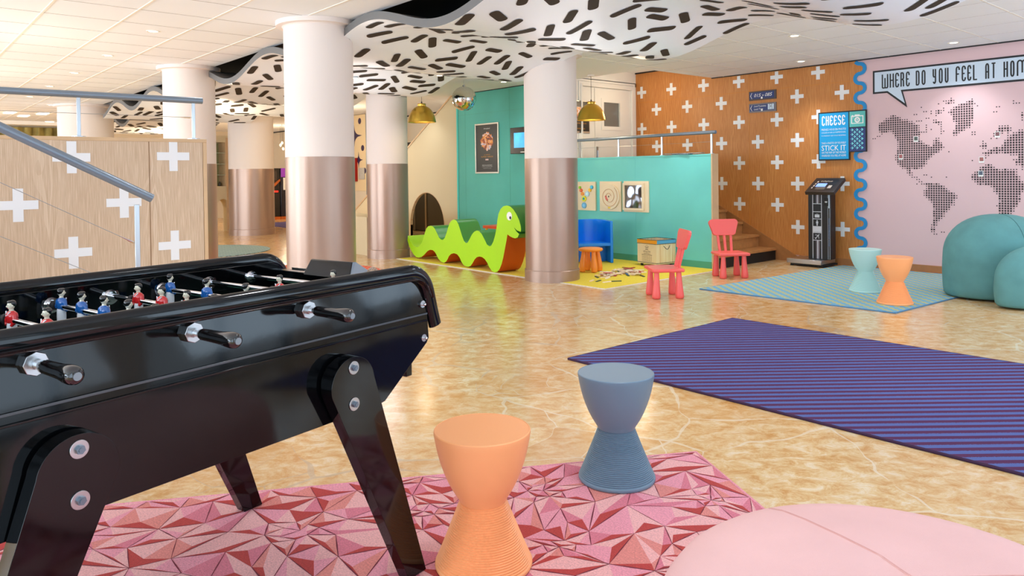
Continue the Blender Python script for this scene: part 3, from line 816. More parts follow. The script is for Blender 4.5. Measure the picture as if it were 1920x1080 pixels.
# the door wall and its pair of doors, on the landing
ZL = .68
wd = struct(MB().box((XD - .12, YG, 0), (XD, YW, ZU)).build('wall_door', M_white, smooth=0, mode='keep'))
d = thing('door_1', None, None, (XD, 8.85, ZL), kind='structure')
b = MB(); fy0, fy1, fz = 8.13, 9.515, 2.70
for k, (w, t) in enumerate(((.035, .035), (.075, .05), (.11, .062))):
    b.box((XD, fy0 + w - .0345, ZL), (XD + t, fy0 + w, fz - w + .035)); b.box((XD, fy1 - w, ZL), (XD + t, fy1 - w + .0345, fz - w + .035)); b.box((XD, fy0 + w + .0004, fz - w), (XD + t, fy1 - w - .0004, fz - w + .035))
b.build('door_frame', M_white, d, smooth=0, bevel=.003)
wz0, wz1, wy0, wy1 = 1.985, 2.365, 8.745, 9.125
door_r = MB()
y0, y1 = 8.54, 9.40
for q in ((y0, wy0, ZL, 2.58), (wy1, y1, ZL, 2.58), (wy0, wy1, ZL, wz0), (wy0, wy1, wz1, 2.58)): door_r.box((XD + .001, q[0], q[2]), (XD + .03, q[1], q[3]))
door_r = door_r.build('door_leaf', M_white, d, smooth=0)
b = MB()
for q in ((wy0 - .06, wy0, wz0 - .06, wz1 + .06), (wy1, wy1 + .06, wz0 - .06, wz1 + .06), (wy0, wy1, wz0 - .06, wz0), (wy0, wy1, wz1, wz1 + .06)): b.box((XD + .03, q[0], q[2]), (XD + .038, q[1], q[3]))
b.build('window_bead', M_white, door_r, smooth=0)
MB().box((XD + .004, wy0, wz0), (XD + .012, wy1, wz1)).build('window_pane', mat('smoky_glass', (112, 116, 114), .12, coat=.4), door_r, smooth=0)
MB().box((XD + .03, 8.56, 1.76), (XD + .05, 8.64, 1.80)).build('closer_plate', M_ink, door_r, smooth=0)
MB().box((XD + .03, 8.56, 1.3), (XD + .042, 8.6, 1.66)).cyl((XD + .05, 8.58, 1.4), (XD + .05, 8.58, 1.6), .008).build('door_handle', M_steel, door_r)
MB().box((XD + .001, 8.24, ZL), (XD + .03, 8.53, 2.58)).build('door_leaf', M_white, d, smooth=0, bevel=.002)
# landing
struct(MB().box((XD, 8.2, ZL - .06), (-6.35, YW - .012, ZL)).build('floor_landing', M_step, smooth=0, mode='keep'))
# low turquoise wall
YH, XH = 8.06, -5.44
lw = struct(MB().box((XD, YH, 0), (XH, YH + .13, 1.455)).build('wall_low', M_turq, smooth=0, mode='keep'))
MB().box((XD, YH - .006, 1.455), (XH, YH + .136, 1.475)).box((-6.677, YH - .0012, .1), (-6.673, YH + .001, 1.455)).build('wall_cap', M_turq, lw, smooth=0)
MB().box((XD, YH - .008, 0), (XH, YH, .095)).build('kick_board', mat('kick_green', (74, 160, 134), .5), lw, smooth=0, bevel=.002)
MB().box((XH, YH - .004, 0), (XH + .018, YH + .134, 1.476)).build('oak_end_post', M_oakedge, lw, smooth=0, bevel=.002)
# stairs
RISE, GO = .17, .262
st = thing('staircase', 'short oak staircase with black first riser rising left behind the turquoise wall', 'stairs', (-5.9, 8.9, 0))
for k in range(4):
    x = -5.41 - k * GO; z = (k + 1) * RISE
    xe = x - GO - .01 if k < 3 else -6.35
    MB().box((xe - .0, 8.2, z - .035), (x + .02, YW - .024, z)).build('tread', M_step, st, smooth=0, bevel=.006)
    MB().box((xe, 8.2, z - RISE + .001), (x, YW - .024, z - .036)).build('riser', M_black if k == 0 else M_step, st, smooth=0, bevel=.001)
sk = [(-5.06, .0), (-5.06, .055), (-6.319, .742), (-6.6, .80), (XD, .80), (XD, 0)]
struct(MB().prism(sk, (0, YW - .0108, 0), (1, 0, 0), (0, 0, 1), (0, -1, 0), 0, .012).build('trim_7', mat('oak_stair_skirting', (168, 112, 62), .4, noise=.07, nscale=10), smooth=0))
# ------------------------------------------------------------------ beige stair wall with tunnel arch
P = at(668, 393, 1, YG); Q = at(848, 180, 1, YG)
sl = (Q[2] - P[2]) / (Q[0] - P[0])
xe = XG - .045
def zs(x): return P[2] + sl * (x - P[0])
xtop = P[0] + (ZC - .01 - P[2]) / sl
ax0, ax1 = at(770, 430, 1, YG)[0], at(833, 430, 1, YG)[0]; az = at(800, 361.5, 1, YG)[2]
acx = (ax0 + ax1) / 2; ar = (ax1 - ax0) / 2; zsp = az - .62
hole = [(ax0, .0), (ax1, .0)] + [(acx + ar * math.cos(R(t)), zsp + (az - zsp) * math.sin(R(t))) for t in range(0, 181, 9)]
x0 = P[0] - .55
poly = [(x0, 0), (ax0, 0)] + hole[2:][::-1] + [(ax1, 0), (xe, 0), (xe, ZC - .01), (xtop, ZC - .01), (x0, max(.2, zs(x0)))]
bw = MB().prism(poly, (0, YG, 0), (1, 0, 0), (0, 0, 1), (0, 1, 0), 0, .05)
bw = struct(bw.build('wall_stair', M_beige, smooth=20, mode='keep'))
u = Vector((1, 0, sl)).normalized(); nrm = Vector((-u.z, 0, u.x))
a0 = Vector((x0, YG - .01, zs(x0))); a1 = Vector((xtop, YG - .01, ZC - .01))
b = MB().add([a0, a1, a1 + nrm * .03, a0 + nrm * .03] + [v + Vector((0, .15, 0)) for v in (a0, a1, a1 + nrm * .03, a0 + nrm * .03)], [(0, 1, 2, 3), (4, 5, 6, 7), (0, 1, 5, 4), (1, 2, 6, 5), (2, 3, 7, 6), (3, 0, 4, 7)])
b.build('sloping_cap', M_oakedge, bw, smooth=0)
b = MB(); arc = [(acx + ar * math.cos(R(t)), zsp + (az - zsp) * math.sin(R(t))) for t in range(-0, 181, 6)]
arc = [(ax1, 0)] + arc + [(ax0, 0)]
q = []
for x, z in arc:
    dx, dz = x - acx, max(0, z - zsp); l = math.hypot(dx, dz) or 1
    q.append((x + dx / l * .012 if z > 0 else x + math.copysign(.012, dx), z + dz / l * .012))
na = len(arc)
b.add([(x, YG - .002, z) for x, z in arc] + [(x, YG - .002, z) for x, z in q] + [(x, YG + .052, z) for x, z in arc], [(i, i + 1, na + i + 1, na + i) for i in range(na - 1)] + [(i, i + 1, 2 * na + i + 1, 2 * na + i) for i in range(na - 1)])
b.build('arch_lining', M_oakedge, bw, smooth=40)
# dark cupboards seen through the arch
cb = thing('wall_cupboard', 'dark olive floor cupboards with pale strips seen through the tunnel arch', 'cupboard', (-13.2, 9.35, 0))
MB().box((-14.9, 9.2, .02), (-11.2, 9.5, 1.9)).build('body', mat('dark_olive', (58, 52, 34), .4), cb, smooth=0)
for x, w, c in ((-14.0, .04, (120, 110, 88)), (-13.55, .05, (150, 126, 92)), (-12.45, .07, (206, 176, 142))):
    MB().box((x, 9.18, .02), (x + w, 9.2, 1.9)).build('edge_strip', mat('strip_%d' % int(-x * 10), c, .4), cb, smooth=0)
for x0_, x1_ in ((-14.8, -14.05), (-13.45, -12.5), (-12.3, -11.3)):
    MB().box((x0_, 9.185, .05), (x1_, 9.2, 1.86)).build('door', mat('cupboard_%d' % int(-x0_), (44, 38, 26) if x0_ > -13 else (70, 62, 44), .35), cb, smooth=0, bevel=.003)
# low beige box beside column
tag(MB().box((-12.6, 5.79, 0), (-10.15, 6.35, .605)).build('low_cabinet', M_beige, smooth=0, bevel=.004), 'plain low beige box standing behind the column at the foot of the sloping wall', 'cabinet')
# cream panel with purple stars
YS = 8.42; sx0, sx1 = -15.9, at(685.6, 260, 1, YS)[0]
sp = thing('star_panel', 'tall cream wall panel printed with dark purple stars and dots', 'wall panel', ((sx0 + sx1) / 2, YS, 0))
MB().box((sx0, YS, .905), (sx1, YS + .05, ZC - .015)).build('board', mat('panel_cream', (232, 206, 160), .6), sp, smooth=0)
b = MB()
def star(px, py, rx, ry):
    p = at(px, py, 1, YS); kx = 0.0; s = (at(px + 10, py, 1, YS)[0] - p[0]) / 10; sz = (at(px, py - 10, 1, YS)[2] - p[2]) / 10
    pts = []
    for k in range(32):
        t = 2 * PI * k / 32; r = 1 / (abs(math.cos(t)) ** .5 + abs(math.sin(t)) ** .5) ** 2
        pts.append((p[0] + math.cos(t) * r * rx * s, YS - .002, p[2] + math.sin(t) * r * ry * sz))
    b.add([(p[0], YS - .002, p[2])] + pts, [(0, 1 + k, 1 + (k + 1) % 32) for k in range(32)])
def dot(px, py, rx, ry):
    p = at(px, py, 1, YS); s = (at(px + 10, py, 1, YS)[0] - p[0]) / 10; sz = (at(px, py - 10, 1, YS)[2] - p[2]) / 10
    b.add([(p[0] + math.cos(2 * PI * k / 24) * rx * s, YS - .002, p[2] + math.sin(2 * PI * k / 24) * ry * sz) for k in range(24)], [tuple(range(24))])
star(664, 255, 15, 22); star(672.5, 300, 8, 16); dot(674.3, 227, 2.9, 5.8); dot(680, 277.5, 3, 5.6); dot(684, 320, 2.6, 5.6)
b.build('star_pattern', mat('dark_purple_print', (52, 36, 72), .6), sp, smooth=0)
p = at(676, 335, 1, YS)
tag(MB().box((sx1 - .32, YS - .02, 1.17), (sx1 - .06, YS - .002, 1.43)).build('notice_frame', mat('notice_grey', (190, 184, 172), .5, noise=.1, nscale=60), smooth=0, bevel=.004), 'small grey framed notice under the star panel', 'notice')
tag(MB().box((sx1 - .53, YS - .12, 1.12), (sx1 - .38, YS - .002, 1.66)).build('alarm_cabinet', mat('deep_red', (160, 26, 16), .35), smooth=0, bevel=.006), 'narrow deep red wall box beside the star panel', 'fire box')
struct(MB().box((sx0, YS, 0), (sx1, YS + .05, .9)).build('wall_notice', M_wall, smooth=0))
struct(MB().box((sx1 + .002, YS, 0), (sx1 + .05, YS + .1, ZC - .015)).build('trim_9', M_grey, smooth=0))
# dark doorway high on the rear wall, above the sloping wall
tag(MB().box((-15.2, YW - .05, 1.2), (-13.55, YW - .0205, 2.02)).box((-13.5, YW - .045, 1.2), (-13.3, YW - .0205, 1.96)).build('door_opening', mat('brown_black', (40, 32, 28), .5), smooth=0), 'dark doorway visible above the sloping beige stair wall', 'doorway')
struct(MB().box((XL, YW - .02, 0), (XD - .13, YW - .0005, ZC - .002)).build('wall_rear', M_wall, smooth=0, mode='keep'))
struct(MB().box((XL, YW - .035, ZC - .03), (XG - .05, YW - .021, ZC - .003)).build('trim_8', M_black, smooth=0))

# ------------------------------------------------------------------ columns
ZP = 1.425
COLS = [(-6.325, 3.131, .31, 'thick round two-tone column directly behind the football table'), (-6.27, 6.037, .31, 'round two-tone column beside the green dragon head'),
        (-9.80, 5.962, .31, 'round two-tone column at the tail end of the green dragon'), (-9.854, 3.08, .31, 'round column rising behind the end of the pale oak partition'),
        (-15.93, 6.256, .47, 'wide far column with the pale round rug in front'), (-16.02, 3.10, .47, 'farthest left wide column seen over the partition')]
for x, y, r, lab in COLS:
    t = thing('column', lab, 'column', (x, y, 0), group='cream and taupe round columns')
    n = 72
    MB().lathe([(r, ZP), (r, ZC)], n=n).build('upper_shaft', M_col, t, local=True)
    MB().lathe([(r + .002, .10), (r + .002, ZP)], n=n).build('lower_shaft', M_colm, t, local=True)
    MB().lathe([(r + .014, 0), (r + .014, .128), (r + .008, .134), (r, .134)], n=n).build('base_ring', M_colm, t, local=True)
    MB().lathe([(r + .001, ZC - .055), (r + .012, ZC - .045), (r + .065, ZC - .042), (r + .068, ZC - .001), (r, ZC - .001)], n=n).build('ceiling_collar', M_col, t, local=True)

# ------------------------------------------------------------------ wavy perforated canopy hanging under the ceiling
def fz(x): return 2.474 + .106 * math.cos(2 * PI * (x + 7.79) / 2.17)
TH = .068
def capsule(cx, cy, l, w, a, n=6):
    pts = []
    for s, a0 in ((1, -90), (-1, 90)):
        for k in range(n + 1):
            t = R(a0 + 180 * k / n)
            pts.append((s * (l - w) / 2 + w / 2 * math.cos(t) * 1.0, w / 2 * math.sin(t)))
    c, s_ = math.cos(a), math.sin(a)
    return [(cx + p[0] * c - p[1] * s_, cy + p[0] * s_ + p[1] * c) for p in pts]
def canopy(x0, x1, y0, y1, label, seed):
    t = thing('wavy_canopy', label, 'ceiling canopy', ((x0 + x1) / 2, (y0 + y1) / 2, 2.36), group='wavy white ceiling canopies')
    nx = int((x1 - x0) / .045); X = [x0 + (x1 - x0) * i / nx for i in range(nx + 1)]
    k = nx + 1
    vs = [(x, y, fz(x)) for y in (y0, y1) for x in X] + [(x, y, fz(x) + TH) for y in (y0, y1) for x in X]
    b = MB(); b.add(vs[:2 * k], [(i, i + 1, k + i + 1, k + i) for i in range(nx)])
    b.build('sheet', M_canopy, t, smooth=60)
    b = MB(); b.add(vs, [(2 * k + i, 2 * k + i + 1, 3 * k + i + 1, 3 * k + i) for i in range(nx)] + [(i, i + 1, 2 * k + i + 1, 2 * k + i) for i in range(nx)] + [(k + i, k + i + 1, 3 * k + i + 1, 3 * k + i) for i in range(nx)] + [(0, k, 3 * k, 2 * k), (k - 1, 2 * k - 1, 4 * k - 1, 3 * k - 1)])
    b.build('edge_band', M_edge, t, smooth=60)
    rnd = random.Random(seed); b = MB(); placed = []
    g = .238; ix = int((x1 - x0) / g); iy = int((y1 - y0) / (g * .84))
    cand = []
    for i in range(ix + 1):
        for j in range(iy + 1):
            cand.append((x0 + (i + .5 + rnd.uniform(-.2, .2) + (.5 if j % 2 else 0)) * g, y0 + (j + .5 + rnd.uniform(-.2, .2)) * g * .84))
    rnd.shuffle(cand)
    def seg_d(p, q):
        best = 9
        for a in p:
            for c in q: best = min(best, (a[0] - c[0]) ** 2 + (a[1] - c[1]) ** 2)
        return best ** .5
    for cx, cy in cand:
        for tr in range(14):
            l = rnd.choice((.21, .24, .26)); w = rnd.choice((.070, .078, .084)); a = rnd.uniform(0, PI)
            pts = [(cx + math.cos(a) * l / 2 * f, cy + math.sin(a) * l / 2 * f) for f in (-1, -.5, 0, .5, 1)]
            if any(not (x0 + .03 < p[0] < x1 - .03 and y0 + .02 < p[1] < y1 - .02) for p in pts): continue
            if any(abs(q[2] - cx) < .4 and abs(q[3] - cy) < .4 and seg_d(pts, q[0]) < .104 for q in placed): continue
            placed.append((pts, 0, cx, cy))
            # strip mesh following the wave
            c_, s_ = math.cos(a), math.sin(a); vs = []; rc = w * .42
            us = [l / 2 - rc * f_ for f_ in (0, .06, .22, .5, 1)]; us = [-u_ for u_ in us] + [-l * .18, 0, l * .18] + us[::-1]
            ns = len(us) - 1
            for uu in us:
                e = l / 2 - abs(uu); hw_ = w / 2 if e >= rc else w / 2 - rc + math.sqrt(max(0, rc * rc - (rc - e) ** 2))
                for sg in (-1, 1):
                    x = cx + uu * c_ - sg * hw_ * s_; y = cy + uu * s_ + sg * hw_ * c_
                    vs.append((x, y, fz(x) - .0035))
            b.add(vs, [(2 * q, 2 * q + 1, 2 * q + 3, 2 * q + 2) for q in range(ns)])
            break
    b.build('slot_pattern', M_dash, t, smooth=60)
canopy(-9.66, -.2, 3.24, 5.96, 'large wavy white canopy with dark dashes over the play area', 3)
canopy(-15.3, -10.05, 3.24, 5.96, 'farther wavy canopy with dark dashes seen beyond the partition', 8)
canopy(-21.5, -17.0, 4.1, 5.96, 'farthest wavy canopy with dark curved edge near the left end wall', 9)

# ------------------------------------------------------------------ ceiling lights
SP = [(-7.587, 2.05), (-9.38, 2.05), (-11.17, 2.04), (-12.98, 2.04), (-14.77, 2.03), (-16.2, 2.55), (-4.761, 9.077), (-3.01, 9.157), (-11.18, 7.40), (-5.79, 2.05), (-4.0, 2.05), (-1.2, 9.15), (-3.9, 7.3), (-1.0, 7.3), (-5.6, 7.4), (-8.6, 7.3), (-1.5, 2.05)]
NM = ['nearest recessed spot over the pale oak partition', 'second recessed spot along the left ceiling row', 'third recessed spot along the left ceiling row', 'fourth recessed spot along the left ceiling row', 'fifth recessed spot along the left ceiling row', 'tiny recessed spot beside the farthest column', 'recessed spot above the oak wall by the navy signs', 'recessed spot above the speech bubble sign', 'recessed spot behind the left brass pendant', 'recessed spot over the football table', 'recessed spot over the camera side of the football table', 'recessed spot over the far right end of the pink wall', 'recessed spot over the checked rug', 'recessed spot over the dome poufs', 'recessed spot in front of the turquoise wall', 'recessed spot over the yellow rug by the mirror ball', 'recessed spot above the camera']
for (x, y), nm in zip(SP, NM):
    t = thing('ceiling_spot', nm, 'ceiling light', (x, y, ZC), group='recessed ceiling spots')
    MB().lathe([(.038, -.002), (.058, -.006), (.06, .001)], n=28).build('trim_ring', M_white, t, local=True)
    MB().lathe([(.0005, -.004), (.04, -.003)], n=28).build('bulb', M_lamp, t, local=True)
    d = bpy.data.lights.new('spot', 'SPOT'); d.energy = {(-5.6, 7.4): 120, (-8.6, 7.3): 34, (-11.18, 7.40): 30, (-3.9, 7.3): 90, (-1.0, 7.3): 110, (-1.2, 9.15): 90}.get((x, y), 66); d.spot_size = R(105); d.spot_blend = .7; d.color = (.93, .96, 1); d.shadow_soft_size = .12
    o = bpy.data.objects.new('spot_lamp', d); COL.objects.link(o); o.location = (0, 0, -.03); o.parent = t
for x, y in ((-18.49, 2.176), (-19.26, 2.52), (-18.44, 2.757), (-21.4, 2.735), (-21.1, 3.265)):
    t = thing('ceiling_light_panel', 'small square light panel in the far left ceiling', 'ceiling light', (x, y, ZC), group='small square ceiling panels far left')
    MB().box((-.2, -.09, -.01), (.2, .09, -.001)).build('diffuser', M_lamp, t, local=True, smooth=0)
for x, y, nm in ((-5.06, 4.6, 'small spot set into the canopy between the two front columns'), (-8.3, 4.6, 'added fill spot in the canopy left of the front column'), (-3.0, 4.6, 'added fill spot in the canopy over the purple rug'), (-.9, 4.6, 'added fill spot in the canopy at the right edge of the room'), (-6.9, 4.9, 'added fill spot in the canopy near the mirror ball')):  # the first is a real fitting; the others are added to bounce fill light
    t = thing('canopy_spot_or_fill', nm, 'ceiling light', (x, y, fz(x) - .004), group='small real and added fill spots in the canopy')
    MB().lathe([(.026, -.002), (.038, -.005), (.04, .001)], n=28).build('trim_ring', M_white, t, local=True)
    MB().lathe([(.0005, -.004), (.028, -.003)], n=28).build('bulb', M_lamp, t, local=True)
    d = bpy.data.lights.new('spot', 'SPOT'); d.energy = 120 if x > -4 else 16; d.spot_size = R(150); d.spot_blend = .6; d.color = (.86, .93, 1); d.shadow_soft_size = .22
    o = bpy.data.objects.new('spot_lamp', d); COL.objects.link(o); o.location = (0, 0, -.03); o.parent = t
# unseen point lights added to brighten far rooms, landing and canopy
for x, y, z, e in ((-13.5, 7.2, 1.9, 50), (-12.9, 4.6, 1.9, 45), (-19.5, 5.5, 1.9, 80), (-19.5, 8.6, 1.9, 50), (-18.5, 1.0, 1.9, 60), (-11.2, 8.7, 2.0, 16), (-7.2, 8.75, 2.3, 13), (-8.3, 4.75, 1.75, 22), (-4.7, 4.9, 1.9, 13)):
    d = bpy.data.lights.new('fill_light', 'POINT'); d.energy = e; d.color = (1, .78, .52) if (x < -10 or y > 8) else (.95, .96, 1); d.shadow_soft_size = .12 if (x < -10 or y > 8) else .4
    o = bpy.data.objects.new('fill_light', d); COL.objects.link(o); o.location = (x, y, z)
# bare point lights added behind the partition to brighten the ceiling
for x, y, e in ((-8.4, .9, 24), (-11.5, .8, 26)):
    d = bpy.data.lights.new('ceiling_fill', 'POINT'); d.energy = e; d.color = (1, .9, .76); d.shadow_soft_size = .15
    o = bpy.data.objects.new('ceiling_fill', d); COL.objects.link(o); o.location = (x, y, 1.45)

# ------------------------------------------------------------------ pale oak partition, its rails, the stair rail
XP = -5.21; yR = 1.737
pt = thing('partition', 'pale oak partition with white crosses behind the football table', 'partition', (XP, .3, 0))
b = MB().box((XP - .03, -1.9, 0), (XP, yR - .028, 1.49)); pn = b.build('panel', M_paleoak, pt, smooth=0)
MB().box((XP - .10, -1.9, 1.49), (XP + .003, yR, 1.513)).box((XP - .10, yR - .025, 0), (XP + .003, yR, 1.49)).build('edge_frame', M_oakedge, pt, smooth=0, bevel=.002)
MB().box((XP - .0005, 1.366, 0), (XP + .0012, 1.372, 1.49)).build('panel_joint', mat('joint_brown', (150, 116, 84), .7), pn, smooth=0)  # brown strip marking the panel joint
b = MB()
for y, zs_ in ((1.519, (1.395, .80, .205)), (1.215, (1.097, .497)), (.926, (1.385, .797, .2)), (.645, (1.10, .5)), (.36, (1.39, .8)), (.07, (1.1, .5)), (-.22, (1.39, .8)), (-.51, (1.1, .5))):
    for z in zs_: cross(b, y, z, .197, .205, lambda u, v: (XP + .0015, u, v), top=1.49)
b.build('cross_pattern', M_crossw, pn, smooth=0)
rl = thing('hand_rail', 'grey tubular hand rail along the top of the pale oak partition', 'railing', (XP - .05, .5, 1.513))
XQ = XP - .045
MB().tube([(XQ, -1.9, 1.775), (XQ, yR - .01, 1.78)], .0215, n=20).build('rail', M_grey, rl)
for y in (.977, 1.667, .28, -.42):
    MB().box((XQ - .006, y - .011, 1.52), (XQ + .006, y + .011, 1.762)).build('post', M_steel, rl, bevel=.002)
    MB().lathe([(.042, 0), (.042, .005), (.012, .009)], c=(XQ, y, 1.513), n=24).build('foot_plate', M_steel, rl)
MB().tube([(XQ, -1.9, 1.655), (XQ, 1.655, 1.662)], .0018, n=6).build('wire', M_wire, rl)
MB().tube([(XQ, 1.58, 1.6615), (XQ, 1.60, 1.6615), (XQ, 1.61, 1.662), (XQ, 1.645, 1.662)], [.002, .004, .006, .006], n=8).build('wire_tensioner', M_chrome, rl)
# stair rail nearer the camera
XS = -4.25
e1 = at(285, 372, 0, XS); e0 = at(0, 238, 0, XS)
dv = (e1 - e0).normalized()
sr = thing('stair_rail', 'sloping thick grey stair rail with a flat post in front of the oak partition', 'railing', (XS, e1.y - .1, 0))
MB().tube([e0 - dv * 1.3, e1], .0232, n=24).build('rail', M_grey, sr)
pb = at(257, 420, 0, XS).y
MB().box((XS - .006, pb - .0125, 0.0), (XS + .006, pb + .0125, e1.z - .03 - .0)).build('post', M_steel, sr, bevel=.002)
for (pa, pc) in (((245, 452), (0, 342)), ((330, 575), (0, 443))):
    a, c = at(*pa, 0, XS), at(*pc, 0, XS); w = (a - c).normalized()
    a = c + w * ((pb - .012 - c.y) / w.y)
    MB().tube([c - w * 1.0, a], .0018, n=6).build('wire', M_wire, sr)
    MB().tube([a - w * .085, a - w * .04, a - w * .035, a - w * .008], [.0022, .0035, .0062, .0062], n=8).build('wire_tensioner', M_chrome, sr)
sf = thing('side_staircase', 'low oak steps behind the football table under the sloping rail', 'stairs', (-4.75, -.2, 0))
for k in range(5):
    MB().box((XP + .01, -1.8, k * .165), (XS - .06, .55 - k * .28, (k + 1) * .165)).build('step', M_step, sf, smooth=0, bevel=.004)

# ------------------------------------------------------------------ rail on the turquoise wall
rl = thing('landing_rail', 'light grey tubular rail standing on the turquoise low wall', 'railing', (-6.6, YH + .06, 1.475))
MB().tube([(XD + .01, YH + .05, 1.745), (XH + .04, YH + .05, 1.752)], .0225, n=20).build('rail', M_grey, rl)
for x in (-7.79, -7.02, -6.25, -5.465):
    MB().box((x - .014, YH + .044, 1.475), (x + .014, YH + .056, 1.735)).build('post', M_steel, rl, bevel=.002)
    MB().lathe([(.036, 0), (.036, .005), (.012, .008)], c=(x, YH + .05, 1.475), n=20).build('foot_plate', M_steel, rl)
MB().tube([(XD, YH + .05, 1.622), (-5.47, YH + .05, 1.63)], .0018, n=6).build('wire', M_wire, rl)
# magazines on top of it
for k, (x, rz, c, lab) in enumerate(((-6.02, .15, (120, 126, 124), 'thin grey magazine on the left end of the low wall pile'), (-5.90, -.1, (92, 106, 112), 'dark blue grey magazine lying beneath the others on the low wall'), (-5.72, .05, (150, 152, 148), 'pale magazine nearest the rail end post on the low wall'))):
    z = 1.4755 + (.0105 if k == 0 else (.0 if k == 1 else .0105))
    Mx = Matrix.Translation((x, YH + .02, z)) @ Matrix.Rotation(rz, 4, 'Z')
    o = MB().box((-.14, -.04, 0), (.14, .05, .0095), M=Mx).build('magazine', mat('magazine_%d' % k, c, .3, noise=.35, nscale=40), smooth=0, bevel=.001)
    tag(o, lab, 'magazine', 'magazines on the turquoise wall')
# ================================================================== RUGS
def rug_box(name, poly, mt, label, h=.012, border=None):
    xs = [p[0] for p in poly]; ys = [p[1] for p in poly]
    b = MB().prism(poly, (0, 0, 0), (1, 0, 0), (0, 1, 0), (0, 0, 1), .0005, h)
    o = tag(b.build(name, mt, smooth=0, bevel=.003), label, 'rug')
    if border:
        q = MB()
        for i in range(len(poly)): q.cyl((poly[i][0], poly[i][1], h * .5), (poly[(i + 1) % len(poly)][0], poly[(i + 1) % len(poly)][1], h * .5), h * .58, n=10)
        q.build('binding', border, o)
    return o
rug_box('rug', [(-3.49, 3.50), (.55, 3.50), (.55, 5.465), (-3.49, 5.465)], M_rug_p, 'large rug with thin purple and blue diagonal stripes', .013, mat('purple_binding', (58, 30, 62), .9))
rug_box('rug', [(-4.607, 6.60), (-2.66, 6.668), (-2.46, 9.50), (-4.44, 9.49)], M_rug_c, 'blue and yellow checked rug under the mint stool', .012, mat('blue_binding', (84, 132, 170), .9))
yr = thing('rug', 'bright yellow play rug with pale border under the green dragon', 'rug', (-7.4, 6.95, 0))
MB().box((-9.46, 5.885, .0005), (-5.30, YH - .01, .007)).build('border', M_rug_yb, yr, smooth=0)
MB().box((-9.43, 5.915, .0072), (-5.33, YH - .012, .010)).build('pile', M_rug_y, yr, smooth=0)
def disc_rug(cx, cy, r, mt, label):
    o = MB().lathe([(r, .0005), (r, .010), (.001, .011)], c=(cx, cy, 0), n=96).build('round_rug', mt, smooth=30); tag(o, label, 'rug')
disc_rug(-12.85, 4.15, 1.12, M_rug_t, 'pale blue grey round rug far behind the partition')
disc_rug(-8.86, 4.05, 1.06, M_rug_r, 'red speckled round rug behind the far end of the football table')
tag(MB().box((-19.4, 7.6, .0005), (-17.2, 8.6, .01)).build('rug', M_rug_p, smooth=0), 'small striped purple rug far off between two columns', 'rug')

